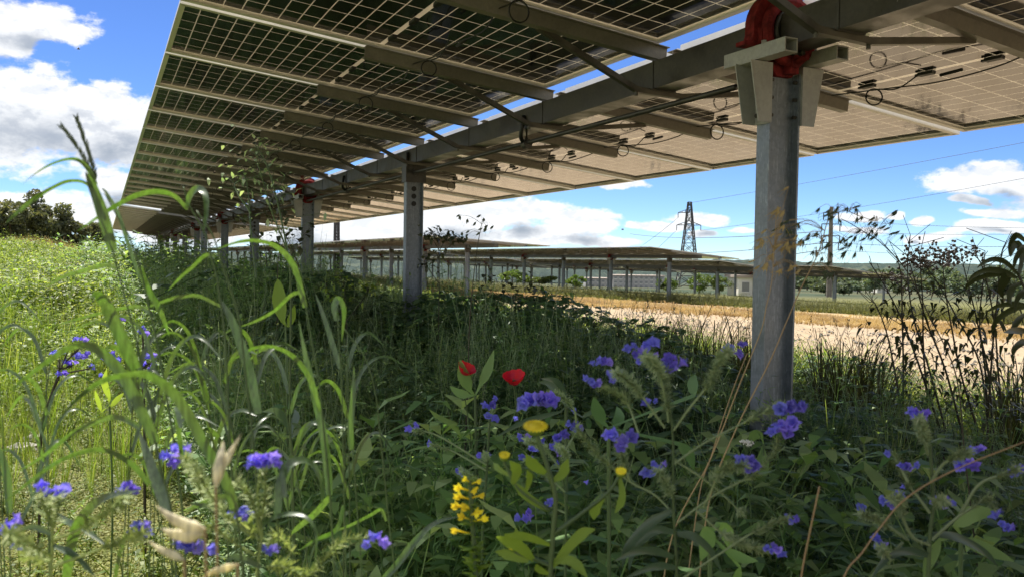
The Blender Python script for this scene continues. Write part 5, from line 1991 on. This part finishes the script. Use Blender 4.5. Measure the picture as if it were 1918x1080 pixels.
poppy('small round red poppy in the shade, the higher and left one of two', 867, 700, 2.6, 34, 0.55, 1)
poppy('wider red poppy crossed by thin green stalks, the lower one of two', 964, 720, 2.4, 40, -0.1, 2)

c = at(1003, 797, 1.05)
foot = to_ground(at(1034, 960, 1.05), at(1030, 1085, 1.05), 0.1)
daisy = thing('yellow_daisy', foot, 'yellow daisy plant with one open flower on a thick pale green stem', 'wildflower')
Pm = smooth_path([foot] + px3([(1030, 1085), (1036, 1000), (1040, 930), (1024, 870), (1008, 820), (1003, 803)], 1.05), 5, True)
mb = MB()
mb.tube(Pm - foot, np.linspace(.0048, .0026, len(Pm)), 8)
for b in ([(1030, 955), (985, 925), (965, 905), (945, 865), (944, 856)], [(1034, 1060), (1000, 1045), (970, 1035), (960, 1028)], [(1036, 1000), (1090, 960), (1140, 920), (1162, 886)]):
    Q = smooth_path(px3(b, 1.05), 5)
    mb.tube(Q - foot, np.linspace(.0030, .0017, len(Q)), 6)
mb.build('stem', 'culm', daisy, smooth=True)
for x, y, w, full in ((1003, 797, 44, True), (945, 852, 26, False), (960, 1023, 22, False), (1163, 882, 26, False)):
    cc = at(x, y, 1.05) - foot
    s = w / FPX * 1.05
    ax = cU * .93 - cF * .35
    ax /= np.linalg.norm(ax)
    a, b = cR, np.cross(ax, cR)
    mb = MB()
    n = 21 if full else 12
    for k in range(n):
        an = 2 * pi * k / n
        d = a * cos(an) + b * sin(an)
        V, F = leaf6(cc + d * s * .22, d + ax * (.22 if full else .9), ax, s * (.34 if full else .25), s * .20, .25)
        mb.add(V, F)
    mb.build('petal', 'yellow' if full or w == 26 else 'yellow_green', daisy)
    mb = MB()
    mb.tube([cc - ax * s * .30, cc - ax * s * .16, cc + ax * s * .02, cc + ax * s * .10], [s * .10, s * .36, s * .36, s * .16], 14)
    mb.build('flower_head', 'yellow', daisy, smooth=True)
    mb = MB()
    mb.tube([cc - ax * s * .40, cc - ax * s * .28, cc - ax * s * .06], [s * .12, s * .34, s * .40], 14)
    mb.build('calyx', 'yellow_green', daisy, smooth=True)
for pts, w in (([(1022, 885), (1000, 870), (985, 850)], 22), ([(1036, 900), (1055, 885), (1064, 858)], 20), ([(1028, 955), (990, 930), (960, 900)], 18), ([(985, 920), (992, 895), (988, 880)], 12),
               ([(960, 905), (968, 880), (955, 862)], 20), ([(955, 890), (935, 878), (924, 866)], 12), ([(1030, 1020), (990, 1005), (945, 1000)], 16), ([(1000, 1048), (970, 1020), (930, 1004)], 24),
               ([(990, 1050), (960, 1040), (928, 1032)], 20), ([(975, 1035), (972, 1010), (966, 988)], 16), ([(1030, 1075), (1010, 1065), (1005, 1055)], 14), ([(1160, 890), (1165, 930), (1152, 960)], 16), ([(1130, 930), (1115, 950), (1112, 972)], 22),
               ([(1036, 1060), (1060, 1030), (1090, 1000), (1115, 990)], 22), ([(1036, 1050), (1070, 1050), (1100, 1080)], 20)):
    Q = smooth_path(px3(pts, 1.05, RNG.uniform(-.08, .05)), 5)
    mb = MB()
    mb.ribbon(Q - foot, w / FPX * 1.05 * np.interp(np.linspace(0, 1, len(Q)), [0, .3, .7, 1], [.35, .8, 1, .12]), view_side(Q, .4), .2)
    mb.build('leaf', 'yellow_green', daisy, smooth=True)

zb = 1.1
foot = to_ground(at(885, 1000, zb), at(892, 1085, zb), 0.05)
spike = thing('yellow_spike_flower', foot, 'upright spike of small yellow flowers with leafy bracts beside the dark shade', 'wildflower')
P = smooth_path([foot] + px3([(892, 1085), (888, 1020), (884, 960), (880, 900)], zb), 5, True)
mb = MB()
mb.tube(P - foot, .003, 6)
mb.build('stem', 'culm', spike)
rs = np.random.default_rng(4)
mb = MB()
for k in range(90):
    t = rs.uniform(0, 1)
    p = at(881 + 9 * t + rs.uniform(-3, 3), 893 + 190 * t, zb) - foot
    an = rs.uniform(0, 2 * pi)
    d = np.array([cos(an), sin(an), .55])
    V, F = leaf6(p, d, (0, 0, 1), (.012 + .014 * t) * rs.uniform(.7, 1.2), .006 + .003 * t, .15)
    mb.add(V, F)
mb.build('foliage', 'yellow_green', spike)
for x, y, s in ((870, 896, 9), (858, 912, 13), (889, 916, 12), (858, 928, 14), (853, 946, 13), (872, 948, 15), (895, 958, 14), (864, 966, 13), (907, 970, 12), (852, 992, 12), (897, 900, 9), (902, 926, 10)):
    mb = MB()
    p = at(x, y, zb - .01) - foot
    cen = at(881, y + 6, zb) - foot
    d = p - cen
    d /= np.linalg.norm(d)
    sz = s / FPX * zb
    for k, (u, l) in enumerate(((.5, 1.0), (-.5, 1.1), (-.9, .9), (0, 1.2), (-.3, 1.0))):
        dd = d + cU * u * 1.0 + cR * rs.uniform(-.6, .6)
        V, F = leaf6(p - d * sz * .4, dd, -cF, sz * l * .95, sz * .62, .3)
        mb.add(V, F)
    mb.tube([cen, p - d * sz * .3], [sz * .12, sz * .2], 5)
    mb.build('flower', 'yellow', spike)


def umbel(name, label, x, y, z, w, mat, seed, cat='wildflower'):
    rng = np.random.default_rng(seed)
    c = at(x, y, z)
    foot = np.array([c[0] + .02, c[1], gz(c[0], c[1])])
    root = thing(name, foot, label, cat)
    mb = MB()
    mb.tube(smooth_path([(0, 0, 0), (.01, 0, (c[2] - foot[2]) * .6), c - foot - (0, 0, .03)], 5), .0016, 5)
    s = w / FPX * z
    hd = []
    for k in range(16):
        a, r = rng.uniform(0, 2 * pi), s * .5 * sqrt(rng.uniform())
        q = c - foot + (cos(a) * r, sin(a) * r, rng.uniform(-.1, .1) * s)
        mb.tube([c - foot - (0, 0, .03), q], .0007, 3, False)
        hd.append(q)
    mb.build('stem', 'culm', root)
    mb = MB()
    for q in hd:
        leaf_quads(mb, q + rng.normal(0, s * .06, (9, 3)), s * .16, rng, .8)
    mb.build('flower', mat, root)
    return root


umbel('white_flower', 'small white flower head glowing in the shade left of the nearest post', 1398, 828, 2.2, 26, 'white_petal', 3)


# ---- dry stems, wild oats and straw husks
def stalk(label, z, pts, w, mat='dry_stem', dz=0.0, name='dry_stalk'):
    P0 = px3(pts, z, dz)
    foot = to_ground(P0[1], P0[0], 0.4)
    root = thing(name, foot, label, 'dry stalk')
    mb = MB()
    P = smooth_path([foot] + P0, 5, True)
    mb.tube(P - foot, np.linspace(w, w * .6, len(P)) * 0.72 / 2 / FPX * z, 7)
    mb.build('stem', mat, root, smooth=True)
    return root


stalk('broken upright tan stalk with a sharp kink at its top', 1.0, [(1500, 1085), (1518, 990), (1535, 910)], 7)
stalk('long tan dry stalk slanting up to the right edge across the purple flowers', 1.0, [(1578, 1085), (1650, 985), (1700, 930), (1790, 878), (1925, 824)], 6)
stalk('thin rusty stalk leaning in front of the weeds left of the nearest post', 1.9, [(1310, 925), (1352, 790), (1378, 715), (1400, 660)], 4)


def oat(label, z, stem, tufts, mat_s='dry_stem', mat='dry', seed=0, wl=13):
    """Wild oat: a thin stem and a loose one sided panicle of drooping spikelets."""
    rng = np.random.default_rng(seed)
    P0 = px3(stem, z)
    foot = to_ground(P0[1], P0[0], 0.3)
    root = thing('wild_oat', foot, label, 'wild oat', 'wild oats by the nearest post')
    mb = MB()
    P = smooth_path([foot] + P0, 6, True)
    mb.tube(P - foot, np.linspace(3.4, 1.4, len(P)) / 2 / FPX * z, 5)
    sp = []
    for x, y, n, rad in tufts:
        near = P[np.argmin(np.linalg.norm(P - at(x, y, z), axis=1))]
        for k in range(n):
            q = at(x + rng.uniform(-rad, rad), y + rng.uniform(-rad * .5, rad * .5), z + rng.uniform(-.05, .05))
            mb.tube(smooth_path([near, (near + q) / 2 + (0, 0, .012), q], 3) - foot, .0005, 3, False)
            sp.append(q)
    mb.build('stem', mat_s, root)
    for q in sp:
        mb = MB()
        d = cR * rng.uniform(-1.2, .2) + np.array([0, 0, -rng.uniform(.3, .9)])
        for s in (-.12, .12):
            V, F = leaf6(q - foot, d + cR * s, -cF, wl * rng.uniform(.9, 1.4) / FPX * z, 3.6 / FPX * z, .1)
            mb.add(V, F)
            d2 = d + cR * s * 3
            e = q - foot + d2 / np.linalg.norm(d2) * 2.0 * wl / FPX * z
            mb.tube([q - foot, e], .0003, 3, False)
        mb.build('spikelet', mat, root)


oat('wild oat with a dark drooping panicle just right of the nearest post', 1.7, [(1330, 930), (1380, 800), (1440, 680), (1500, 540), (1530, 480), (1553, 410), (1580, 395), (1640, 415)],
    [(1480, 420, 7, 22), (1530, 445, 8, 28), (1540, 480, 7, 26), (1570, 455, 5, 22), (1590, 400, 8, 35), (1560, 395, 6, 28), (1650, 420, 5, 20), (1550, 510, 5, 16)], 'dry_stem', 'dark_spike', 1)
oat('wild oat crossing the nearest post with orange brown spikelets', 1.6, [(1260, 1000), (1330, 860), (1385, 720), (1425, 620), (1445, 530), (1450, 470)],
    [(1480, 350, 1, 5), (1466, 392, 6, 14), (1485, 450, 9, 26), (1450, 460, 8, 30), (1430, 490, 5, 16), (1480, 505, 6, 22), (1450, 430, 4, 20)], 'dry_stem', 'dry', 2)
oat('wild oat leaning left from the seed head shrub over the far hill', 2.2, [(1790, 700), (1740, 590), (1700, 510), (1650, 455), (1595, 420), (1575, 410)],
    [(1600, 450, 6, 25), (1620, 440, 5, 25), (1595, 465, 4, 20), (1660, 400, 4, 30), (1690, 430, 3, 20)], 'dark_stem', 'dark_spike', 3)
oat('single wild oat against the clouds right of the second post', 3.6, [(880, 600), (886, 530), (893, 470), (902, 420)],
    [(890, 408, 4, 18), (880, 432, 5, 22), (912, 425, 5, 14), (866, 404, 2, 6)], 'dark_stem', 'dark_spike', 4, 8)


def husk(label, z, lobes, w, mat='straw'):
    """Pale papery oat husks hanging close to the camera."""
    c = at(*lobes[0][0], z)
    b = np.array(c)
    b[2] = gz(b[0], b[1])
    root = thing('straw_husk', b, label, 'dry husk', 'pale straw husks close to the camera')
    mb = MB()
    mb.tube(smooth_path([(0, 0, 0), (.01, .01, (c[2] - b[2]) * .6), c - b], 4), .0010, 5)
    mb.build('stem', 'dry_stem', root)
    for pts in lobes:
        Q = smooth_path(px3(pts, z, .015), 6)
        n = len(Q)
        mb = MB()
        t = np.linspace(0, 1, n)
        rr = 0.78 * w / 2 / FPX * z * np.interp(t, [0, .25, .6, 1], [.25, 1, .75, .05])
        T = np.gradient(Q, axis=0)
        T /= np.linalg.norm(T, axis=1)[:, None]
        S = view_side(Q, 0.3)
        N = np.cross(T, S)
        rows_ = []
        for a in np.linspace(0, 2 * pi, 9)[:-1]:
            rows_.append(Q + S * (np.cos(a) * rr)[:, None] + N * (np.sin(a) * rr * .28)[:, None])
        V = np.stack(rows_, 1).reshape(-1, 3) - b
        F = [[i * 8 + j, i * 8 + (j + 1) % 8, (i + 1) * 8 + (j + 1) % 8, (i + 1) * 8 + j] for i in range(n - 1) for j in range(8)]
        mb.add(V, np.array(F))
        mb.build('husk', mat, root, smooth=True)


husk('upright forked pale husk in front of the glowing grass blade', 0.62, [[(404, 912), (412, 880), (430, 850), (452, 812)], [(402, 905), (410, 872), (416, 845), (418, 824)]], 26)
husk('wide pair of pale husks pointing left above the violet flowers', 0.60, [[(384, 990), (355, 985), (320, 968), (292, 946)], [(380, 1000), (350, 1003), (322, 998), (302, 988)]], 34)
husk('pale husk low at the left of the violet flowers', 0.60, [[(345, 1048), (320, 1036), (300, 1028), (278, 1012)]], 22)
husk('pale husk cut by the bottom edge of the photo', 0.60, [[(445, 1056), (420, 1064), (395, 1072), (372, 1090)]], 20)


# ---- dark shrub with round seed heads against the hill, and a lance leaved plant at the right edge
zs = 4.2
foot = at(1740, 760, zs)
foot[2] = gz(foot[0], foot[1])
shrub = thing('seed_head_shrub', foot, 'dark wiry shrub with clusters of round seed heads in front of the hill', 'shrub')
rs = np.random.default_rng(8)
stems = [[(1690, 820), (1692, 700), (1690, 600), (1688, 520), (1680, 480)], [(1760, 800), (1720, 680), (1690, 600), (1660, 540), (1628, 490)], [(1770, 800), (1740, 690), (1710, 590), (1700, 510), (1705, 440)],
         [(1800, 800), (1770, 690), (1735, 600), (1715, 530), (1700, 480)], [(1850, 800), (1835, 680), (1790, 590), (1750, 520), (1715, 480)], [(1830, 800), (1800, 700), (1780, 600), (1770, 540), (1765, 485)],
         [(1850, 790), (1845, 690), (1830, 600), (1810, 520), (1800, 475)], [(1860, 790), (1850, 690), (1835, 610), (1842, 520), (1845, 470)], [(1850, 780), (1860, 640), (1868, 560), (1875, 480), (1886, 450)],
         [(1690, 780), (1675, 690), (1660, 620), (1640, 570), (1628, 565)], [(1740, 780), (1730, 660), (1728, 560), (1722, 480)], [(1880, 800), (1870, 700), (1862, 600), (1840, 500), (1815, 470)]]
tips = []
for st in stems:
    Q = smooth_path(px3(st, zs, rs.uniform(-.4, .4)), 6)
    mb = MB()
    mb.tube(np.concatenate([[Q[0] - (0, 0, .4)], Q]) - foot, np.linspace(.0060, .0020, len(Q) + 1), 6)
    for k in range(int(len(Q) * .45), len(Q)):
        if rs.uniform() < .65:
            d = np.array([rs.normal(0, .8), rs.normal(0, .8), rs.uniform(.4, 1)])
            e = Q[k] + d * rs.uniform(.05, .16)
            mb.tube([Q[k] - foot, e - foot], .0016, 4)
            if k > len(Q) * .68:
                tips.append(e)
    mb.build('stem', 'dark_stem', shrub)
    tips.append(Q[-1])
for e in tips[:95]:
    mb = MB()
    for k in range(rs.integers(3, 8)):
        q = e + rs.normal(0, .034, 3)
        r = rs.uniform(.008, .016)
        mb.tube([q - (0, 0, r), q - (0, 0, r * .5), q + (0, 0, r * .5), q + (0, 0, r)], [r * .4, r, r, r * .3], 6)
        mb.tube([q, e], .0012, 3, False)
    mb.build('seed_cluster', 'seed', shrub)
mb = MB()
for k in range(620):
    st = stems[rs.integers(0, len(stems))]
    t = rs.uniform(0, .62)
    i = min(int(t * (len(st) - 1)), len(st) - 2)
    f = t * (len(st) - 1) - i
    p = at(st[i][0] * (1 - f) + st[i + 1][0] * f, st[i][1] * (1 - f) + st[i + 1][1] * f, zs + rs.uniform(-.35, .35)) + rs.normal(0, .07, 3)
    an = rs.uniform(0, 2 * pi)
    V, F = leaf6(p - foot, (cos(an), sin(an), rs.uniform(-.7, .3)), (0, 0, 1), rs.uniform(.035, .085), rs.uniform(.010, .024), .45)
    mb.add(V, F)
mb.build('foliage', 'dark_leaf', shrub)

zl = 2.0
foot = at(1925, 900, zl)
foot[2] = gz(foot[0], foot[1])
lance = thing('lance_leaf_plant', foot, 'plant with drooping dark lance shaped leaves cut by the right edge of the photo', 'plant')
mb = MB()
for st in ([(1950, 900), (1935, 700), (1925, 560), (1908, 515)], [(1950, 900), (1945, 650), (1935, 480), (1930, 450)], [(1950, 900), (1930, 700), (1925, 610)]):
    Q = smooth_path([foot] + px3(st, zl), 5, True)
    mb.tube(Q - foot, np.linspace(.006, .003, len(Q)), 6)
mb.build('stem', 'dark_stem', lance)
for pts, w in (([(1908, 515), (1885, 492), (1862, 485), (1842, 492), (1830, 502)], 11), ([(1905, 520), (1880, 508), (1850, 505), (1825, 515), (1812, 530)], 13), ([(1906, 520), (1878, 512), (1845, 516), (1815, 530), (1808, 545)], 13),
               ([(1908, 515), (1915, 480), (1905, 455), (1895, 470), (1893, 482)], 13), ([(1925, 455), (1905, 440), (1893, 455), (1890, 480)], 14), ([(1930, 460), (1915, 465), (1902, 485), (1898, 505)], 12),
               ([(1925, 570), (1900, 568), (1870, 572), (1845, 585)], 12), ([(1925, 575), (1898, 578), (1868, 598), (1856, 622)], 13), ([(1925, 585), (1905, 600), (1893, 625), (1885, 640)], 12), ([(1925, 620), (1900, 618), (1880, 622)], 14),
               ([(1880, 510), (1878, 525), (1874, 545), (1880, 560)], 14), ([(1912, 530), (1895, 540), (1890, 560), (1895, 570)], 12), ([(1930, 640), (1915, 640), (1900, 652), (1896, 668)], 14), ([(1940, 540), (1920, 545), (1905, 560), (1900, 590)], 12)):
    Q = smooth_path(px3(pts, zl, rs.uniform(-.1, .1)), 5)
    mb = MB()
    mb.ribbon(Q - foot, w / FPX * zl * np.interp(np.linspace(0, 1, len(Q)), [0, .35, .8, 1], [.4, 1, .6, .06]), view_side(Q, rs.uniform(.1, .6)), .3)
    mb.build('leaf', 'dark_leaf', lance, smooth=True)


# ---- dark grass tufts lining the road, seen against the sand
rs = np.random.default_rng(31)
for i, (px, py, D, hpx) in enumerate(((1105, 640, 8.2, 80), (1160, 640, 8.0, 95), (1200, 650, 7.8, 100), (1245, 650, 7.6, 110), (1290, 655, 7.4, 120), (1335, 655, 7.2, 115), (1385, 660, 7.0, 100), (1410, 655, 6.9, 90),
                                      (1540, 690, 6.4, 110), (1575, 695, 6.2, 110), (1610, 700, 6.1, 110), (1645, 700, 6.0, 90), (1885, 730, 5.4, 100), (1915, 735, 5.2, 110), (1060, 610, 9.0, 70))):
    c = at(px, py, D)
    g = gz(c[0], c[1])
    root = thing('dark_grass_tuft', (c[0], c[1], g), 'dark tall grass tuft in the line of tufts along the sandy road', 'grass tuft', 'dark grass tufts along the road')
    hh = (c[2] + hpx * 0.66 / FPX * D) - g
    mb = MB()
    for k in range(64):
        a = rs.uniform(0, 2 * pi)
        e = np.array([cos(a), sin(a), 0]) * rs.uniform(.12, .75)
        h = hh * rs.uniform(.55, 1.05)
        b = np.array([cos(a) * .08, sin(a) * .08, 0]) * rs.uniform(0, 1)
        P = smooth_path([b, b + e * .25 + (0, 0, h * .6), b + e * .65 + (0, 0, h * .94), b + e * 1.1 + (0, 0, h * rs.uniform(.62, .95))], 4)
        s = np.array([-sin(a), cos(a), 0])
        ww = rs.uniform(.007, .014) * np.linspace(1, .12, len(P))
        mb.ribbon(P, ww, s, .2)
    mb.build('blade', 'dark_grass', root)
    mb = MB()
    for k in range(5):
        a = rs.uniform(0, 2 * pi)
        e = np.array([cos(a) * .18, sin(a) * .18, hh * rs.uniform(.9, 1.15)])
        mb.tube(smooth_path([(0, 0, 0), e * (.3, .3, .6), e], 4), .0018, 4)
        for q in range(7):
            V, F = leaf6(e - (0, 0, q * .02), (rs.normal(), rs.normal(), 1.2), (0, 0, 1), .03, .008, .1)
            mb.add(V, F)
    mb.build('seed_head', 'dark_spike', root)


# ---- thin wiry weeds and umbrella weeds standing up against the sky under the tracker
def wiry(label, z, stems, seed, leafmat='hairy', n=26, blob=.012, group=None, lsz=.03):
    rng = np.random.default_rng(seed)
    P0 = px3(stems[0], z)
    foot = np.array(P0[0])
    foot[2] = gz(foot[0], foot[1])
    root = thing('wiry_weed', foot, label, 'weed', group)
    mb, lf = MB(), MB()
    for st in stems:
        Q = smooth_path(px3(st, z, rng.uniform(-.15, .15)), 6)
        Q = np.concatenate([[foot], Q]) if st is stems[0] else Q
        mb.tube(Q - foot, np.linspace(.0035, .0012, len(Q)), 5)
        for k in range(n):
            i = rng.integers(len(Q) // 3, len(Q))
            e = Q[i] + np.array([rng.normal(0, .05), rng.normal(0, .05), rng.uniform(-.01, .07)])
            mb.tube([Q[i] - foot, e - foot], .0008, 3, False)
            V, F = leaf6(e - foot, rng.normal(0, 1, 3), (0, 0, 1), lsz * rng.uniform(.5, 1.1), blob, .2)
            lf.add(V, F)
    mb.build('stem', 'culm' if leafmat == 'hairy' else 'dark_stem', root)
    lf.build('foliage', leafmat, root)


wiry('wiry grey green weed with tiny leaves reaching up in front of the dark panels', 2.8,
     [[(545, 560), (540, 480), (510, 400), (490, 330), (475, 275)], [(480, 520), (470, 430), (465, 360), (455, 320)], [(545, 500), (520, 380), (500, 310), (478, 272)], [(470, 400), (440, 345), (500, 330)]], 3)
wiry('dark leafy weed standing between two far posts under the panels', 6.5,
     [[(520, 500), (525, 450), (530, 400), (528, 380)], [(560, 500), (540, 450), (515, 415), (500, 400)], [(500, 500), (495, 460), (470, 430), (455, 415)], [(540, 490), (560, 450), (580, 430)]], 4, 'dark_leaf', 22, .04, None, .07)
wiry('dark umbrella shaped weed beside the second post', 7.0,
     [[(822, 580), (823, 520), (822, 460), (820, 440)], [(823, 470), (808, 445), (800, 440)], [(823, 470), (835, 448), (842, 442)], [(823, 480), (848, 456), (858, 452)], [(822, 530), (800, 500), (795, 490)]], 5, 'dark_leaf', 34, .03, None, .06)
wiry('dark leafy stalk against the sandy road right of the umbrella weed', 7.6,
     [[(985, 640), (988, 590), (985, 550), (990, 520)], [(985, 600), (960, 560), (940, 535)], [(990, 610), (1005, 560), (1012, 545)], [(988, 590), (920, 545), (905, 520)]], 6, 'dark_leaf', 24, .035, None, .07)
wiry('yellow green weed with pale flowers left of the second post', 6.0,
     [[(650, 620), (648, 580), (645, 540), (640, 520)], [(650, 600), (680, 560), (690, 540)], [(650, 600), (620, 560), (610, 530)]], 7, 'yellow_green', 26, .025, None, .05)

def broadleaf(label, z, x, y, leaves, mat, group='broad leaved plants'):
    foot = at(x, y, z)
    foot[2] = gz(foot[0], foot[1])
    root = thing('broadleaf_plant', foot, label, 'plant', group)
    top = at(x, y, z) - foot
    mb = MB()
    mb.tube(smooth_path([(0, 0, 0), top * .5 + (.01, 0, 0), top], 4), .004, 6)
    mb.build('stem', 'culm', root)
    for pts, w in leaves:
        Q = smooth_path(px3(pts, z, rs.uniform(-.12, .05)), 5)
        mb = MB()
        n = len(Q)
        mb.ribbon(np.concatenate([[top], Q - foot]), np.concatenate([[.003], 0.8 * w / FPX * z * 0.72 * np.interp(np.linspace(0, 1, n), [0, .2, .45, .8, 1], [.35, .85, 1, .5, .04])]), view_side(np.concatenate([[top + foot], Q]), rs.uniform(0, .5)), .18)
        mb.build('leaf', mat, root, smooth=True)


broadleaf('broad yellow green leaf glowing in the shade in front of the far posts', 3.2, 535, 610, [([(530, 600), (524, 570), (522, 540), (520, 522)], 46), ([(540, 610), (548, 590), (552, 570)], 26)], 'yellow_green')
broadleaf('plant with broad lance leaves in the shade left of the poppies', 2.6, 890, 740, [([(880, 730), (868, 700), (862, 672)], 44), ([(900, 720), (915, 690), (925, 655)], 36), ([(880, 740), (860, 735), (842, 722)], 30)], 'weed')
broadleaf('grey green leaves with silver undersides right of the second poppy', 2.2, 1060, 760, [([(1050, 745), (1030, 718), (1008, 715)], 26), ([(1060, 735), (1040, 712), (1012, 708)], 20), ([(1050, 770), (980, 790), (928, 818)], 20), ([(1090, 780), (1110, 770), (1125, 762)], 14)], 'blue_leaf')
broadleaf('pale silvery wilted leaves in the shade behind the arched grass leaf', 2.3, 545, 820, [([(540, 800), (520, 770), (490, 770)], 26), ([(548, 800), (555, 780), (552, 765)], 26), ([(550, 815), (560, 800), (545, 790)], 22)], 'blue_leaf')
broadleaf('very broad dark leaf low in the right corner under the hairy plant', 1.5, 1800, 1000, [([(1790, 985), (1830, 960), (1880, 965)], 56), ([(1800, 1010), (1850, 1030), (1900, 1050)], 50), ([(1760, 1010), (1740, 1050), (1730, 1085)], 40)], 'weed')
broadleaf('drooping broad leaves at the foot of the nearest post', 2.6, 1430, 830, [([(1425, 810), (1412, 815), (1405, 830)], 40), ([(1430, 850), (1425, 880), (1428, 910)], 50), ([(1420, 860), (1395, 870), (1380, 890)], 34)], 'weed')
broadleaf('dark rounded leaves behind the largest purple plant', 1.7, 1140, 800, [([(1130, 790), (1118, 765), (1112, 742)], 44), ([(1150, 800), (1160, 780), (1155, 760)], 38), ([(1300, 740), (1298, 715), (1302, 700)], 40), ([(1270, 830), (1290, 850), (1300, 880)], 40)], 'bramble')
broadleaf('yellowing leaf standing on the sunlit moss', 3.0, 205, 760, [([(205, 745), (196, 715), (200, 690)], 22), ([(60, 0), (60, 0)], 1)][:1] + [([(208, 760), (222, 745), (232, 735)], 18), ([(190, 770), (182, 745), (178, 730)], 14)], 'yellow_green')
broadleaf('broad leaves hanging in front of the dark weeds at the bottom right', 1.35, 1330, 1000, [([(1330, 985), (1322, 1015), (1312, 1050)], 60), ([(1345, 980), (1362, 1000), (1368, 1030)], 50), ([(1360, 1030), (1390, 1045), (1420, 1050)], 40), ([(1385, 1060), (1378, 1090), (1376, 1110)], 30)], 'weed')

# stone and scrap on the sunlit moss
for name, x, y, z, wpx, mat, lab, cat, seed in (('stone', 40, 706, 5.3, 60, 'stone', 'flat whitish stone lying on the sunlit moss', 'stone', 1), ('stone', 62, 694, 5.6, 44, 'stone', 'thin pale stone leaning behind the flat one', 'stone', 4),
                                                ('scrap', 40, 886, 3.6, 28, 'rust', 'small rust red scrap on the moss at the left edge', 'scrap', 2)):
    c = at(x, y, z)
    g = gz(c[0], c[1])
    c[2] = g
    s = wpx / FPX * z
    rng = np.random.default_rng(seed)
    mb = MB()
    k = 12
    rows_ = []
    for t, r in ((-.1, .8), (.15, 1.0), (.55, .85), (.8, .45)):
        rows_.append([(cos(a) * s * .5 * r * rng.uniform(.8, 1.15), sin(a) * s * .35 * r * rng.uniform(.8, 1.15), t * s * .32 * rng.uniform(.8, 1.2)) for a in np.linspace(0, 2 * pi, k + 1)[:-1]])
    V = np.array(rows_).reshape(-1, 3)
    F = [[i * k + j, i * k + (j + 1) % k, (i + 1) * k + (j + 1) % k, (i + 1) * k + j] for i in range(3) for j in range(k)]
    mb.add(V, [np.array(F), (np.arange(k) + 3 * k)[None, :]])
    o = mb.build(name, mat, smooth=False)
    o.location = tuple(c + (0, 0, .04))
    tag(o, lab, cat)

for o in _proto_objects:
    bpy.data.objects.remove(o)
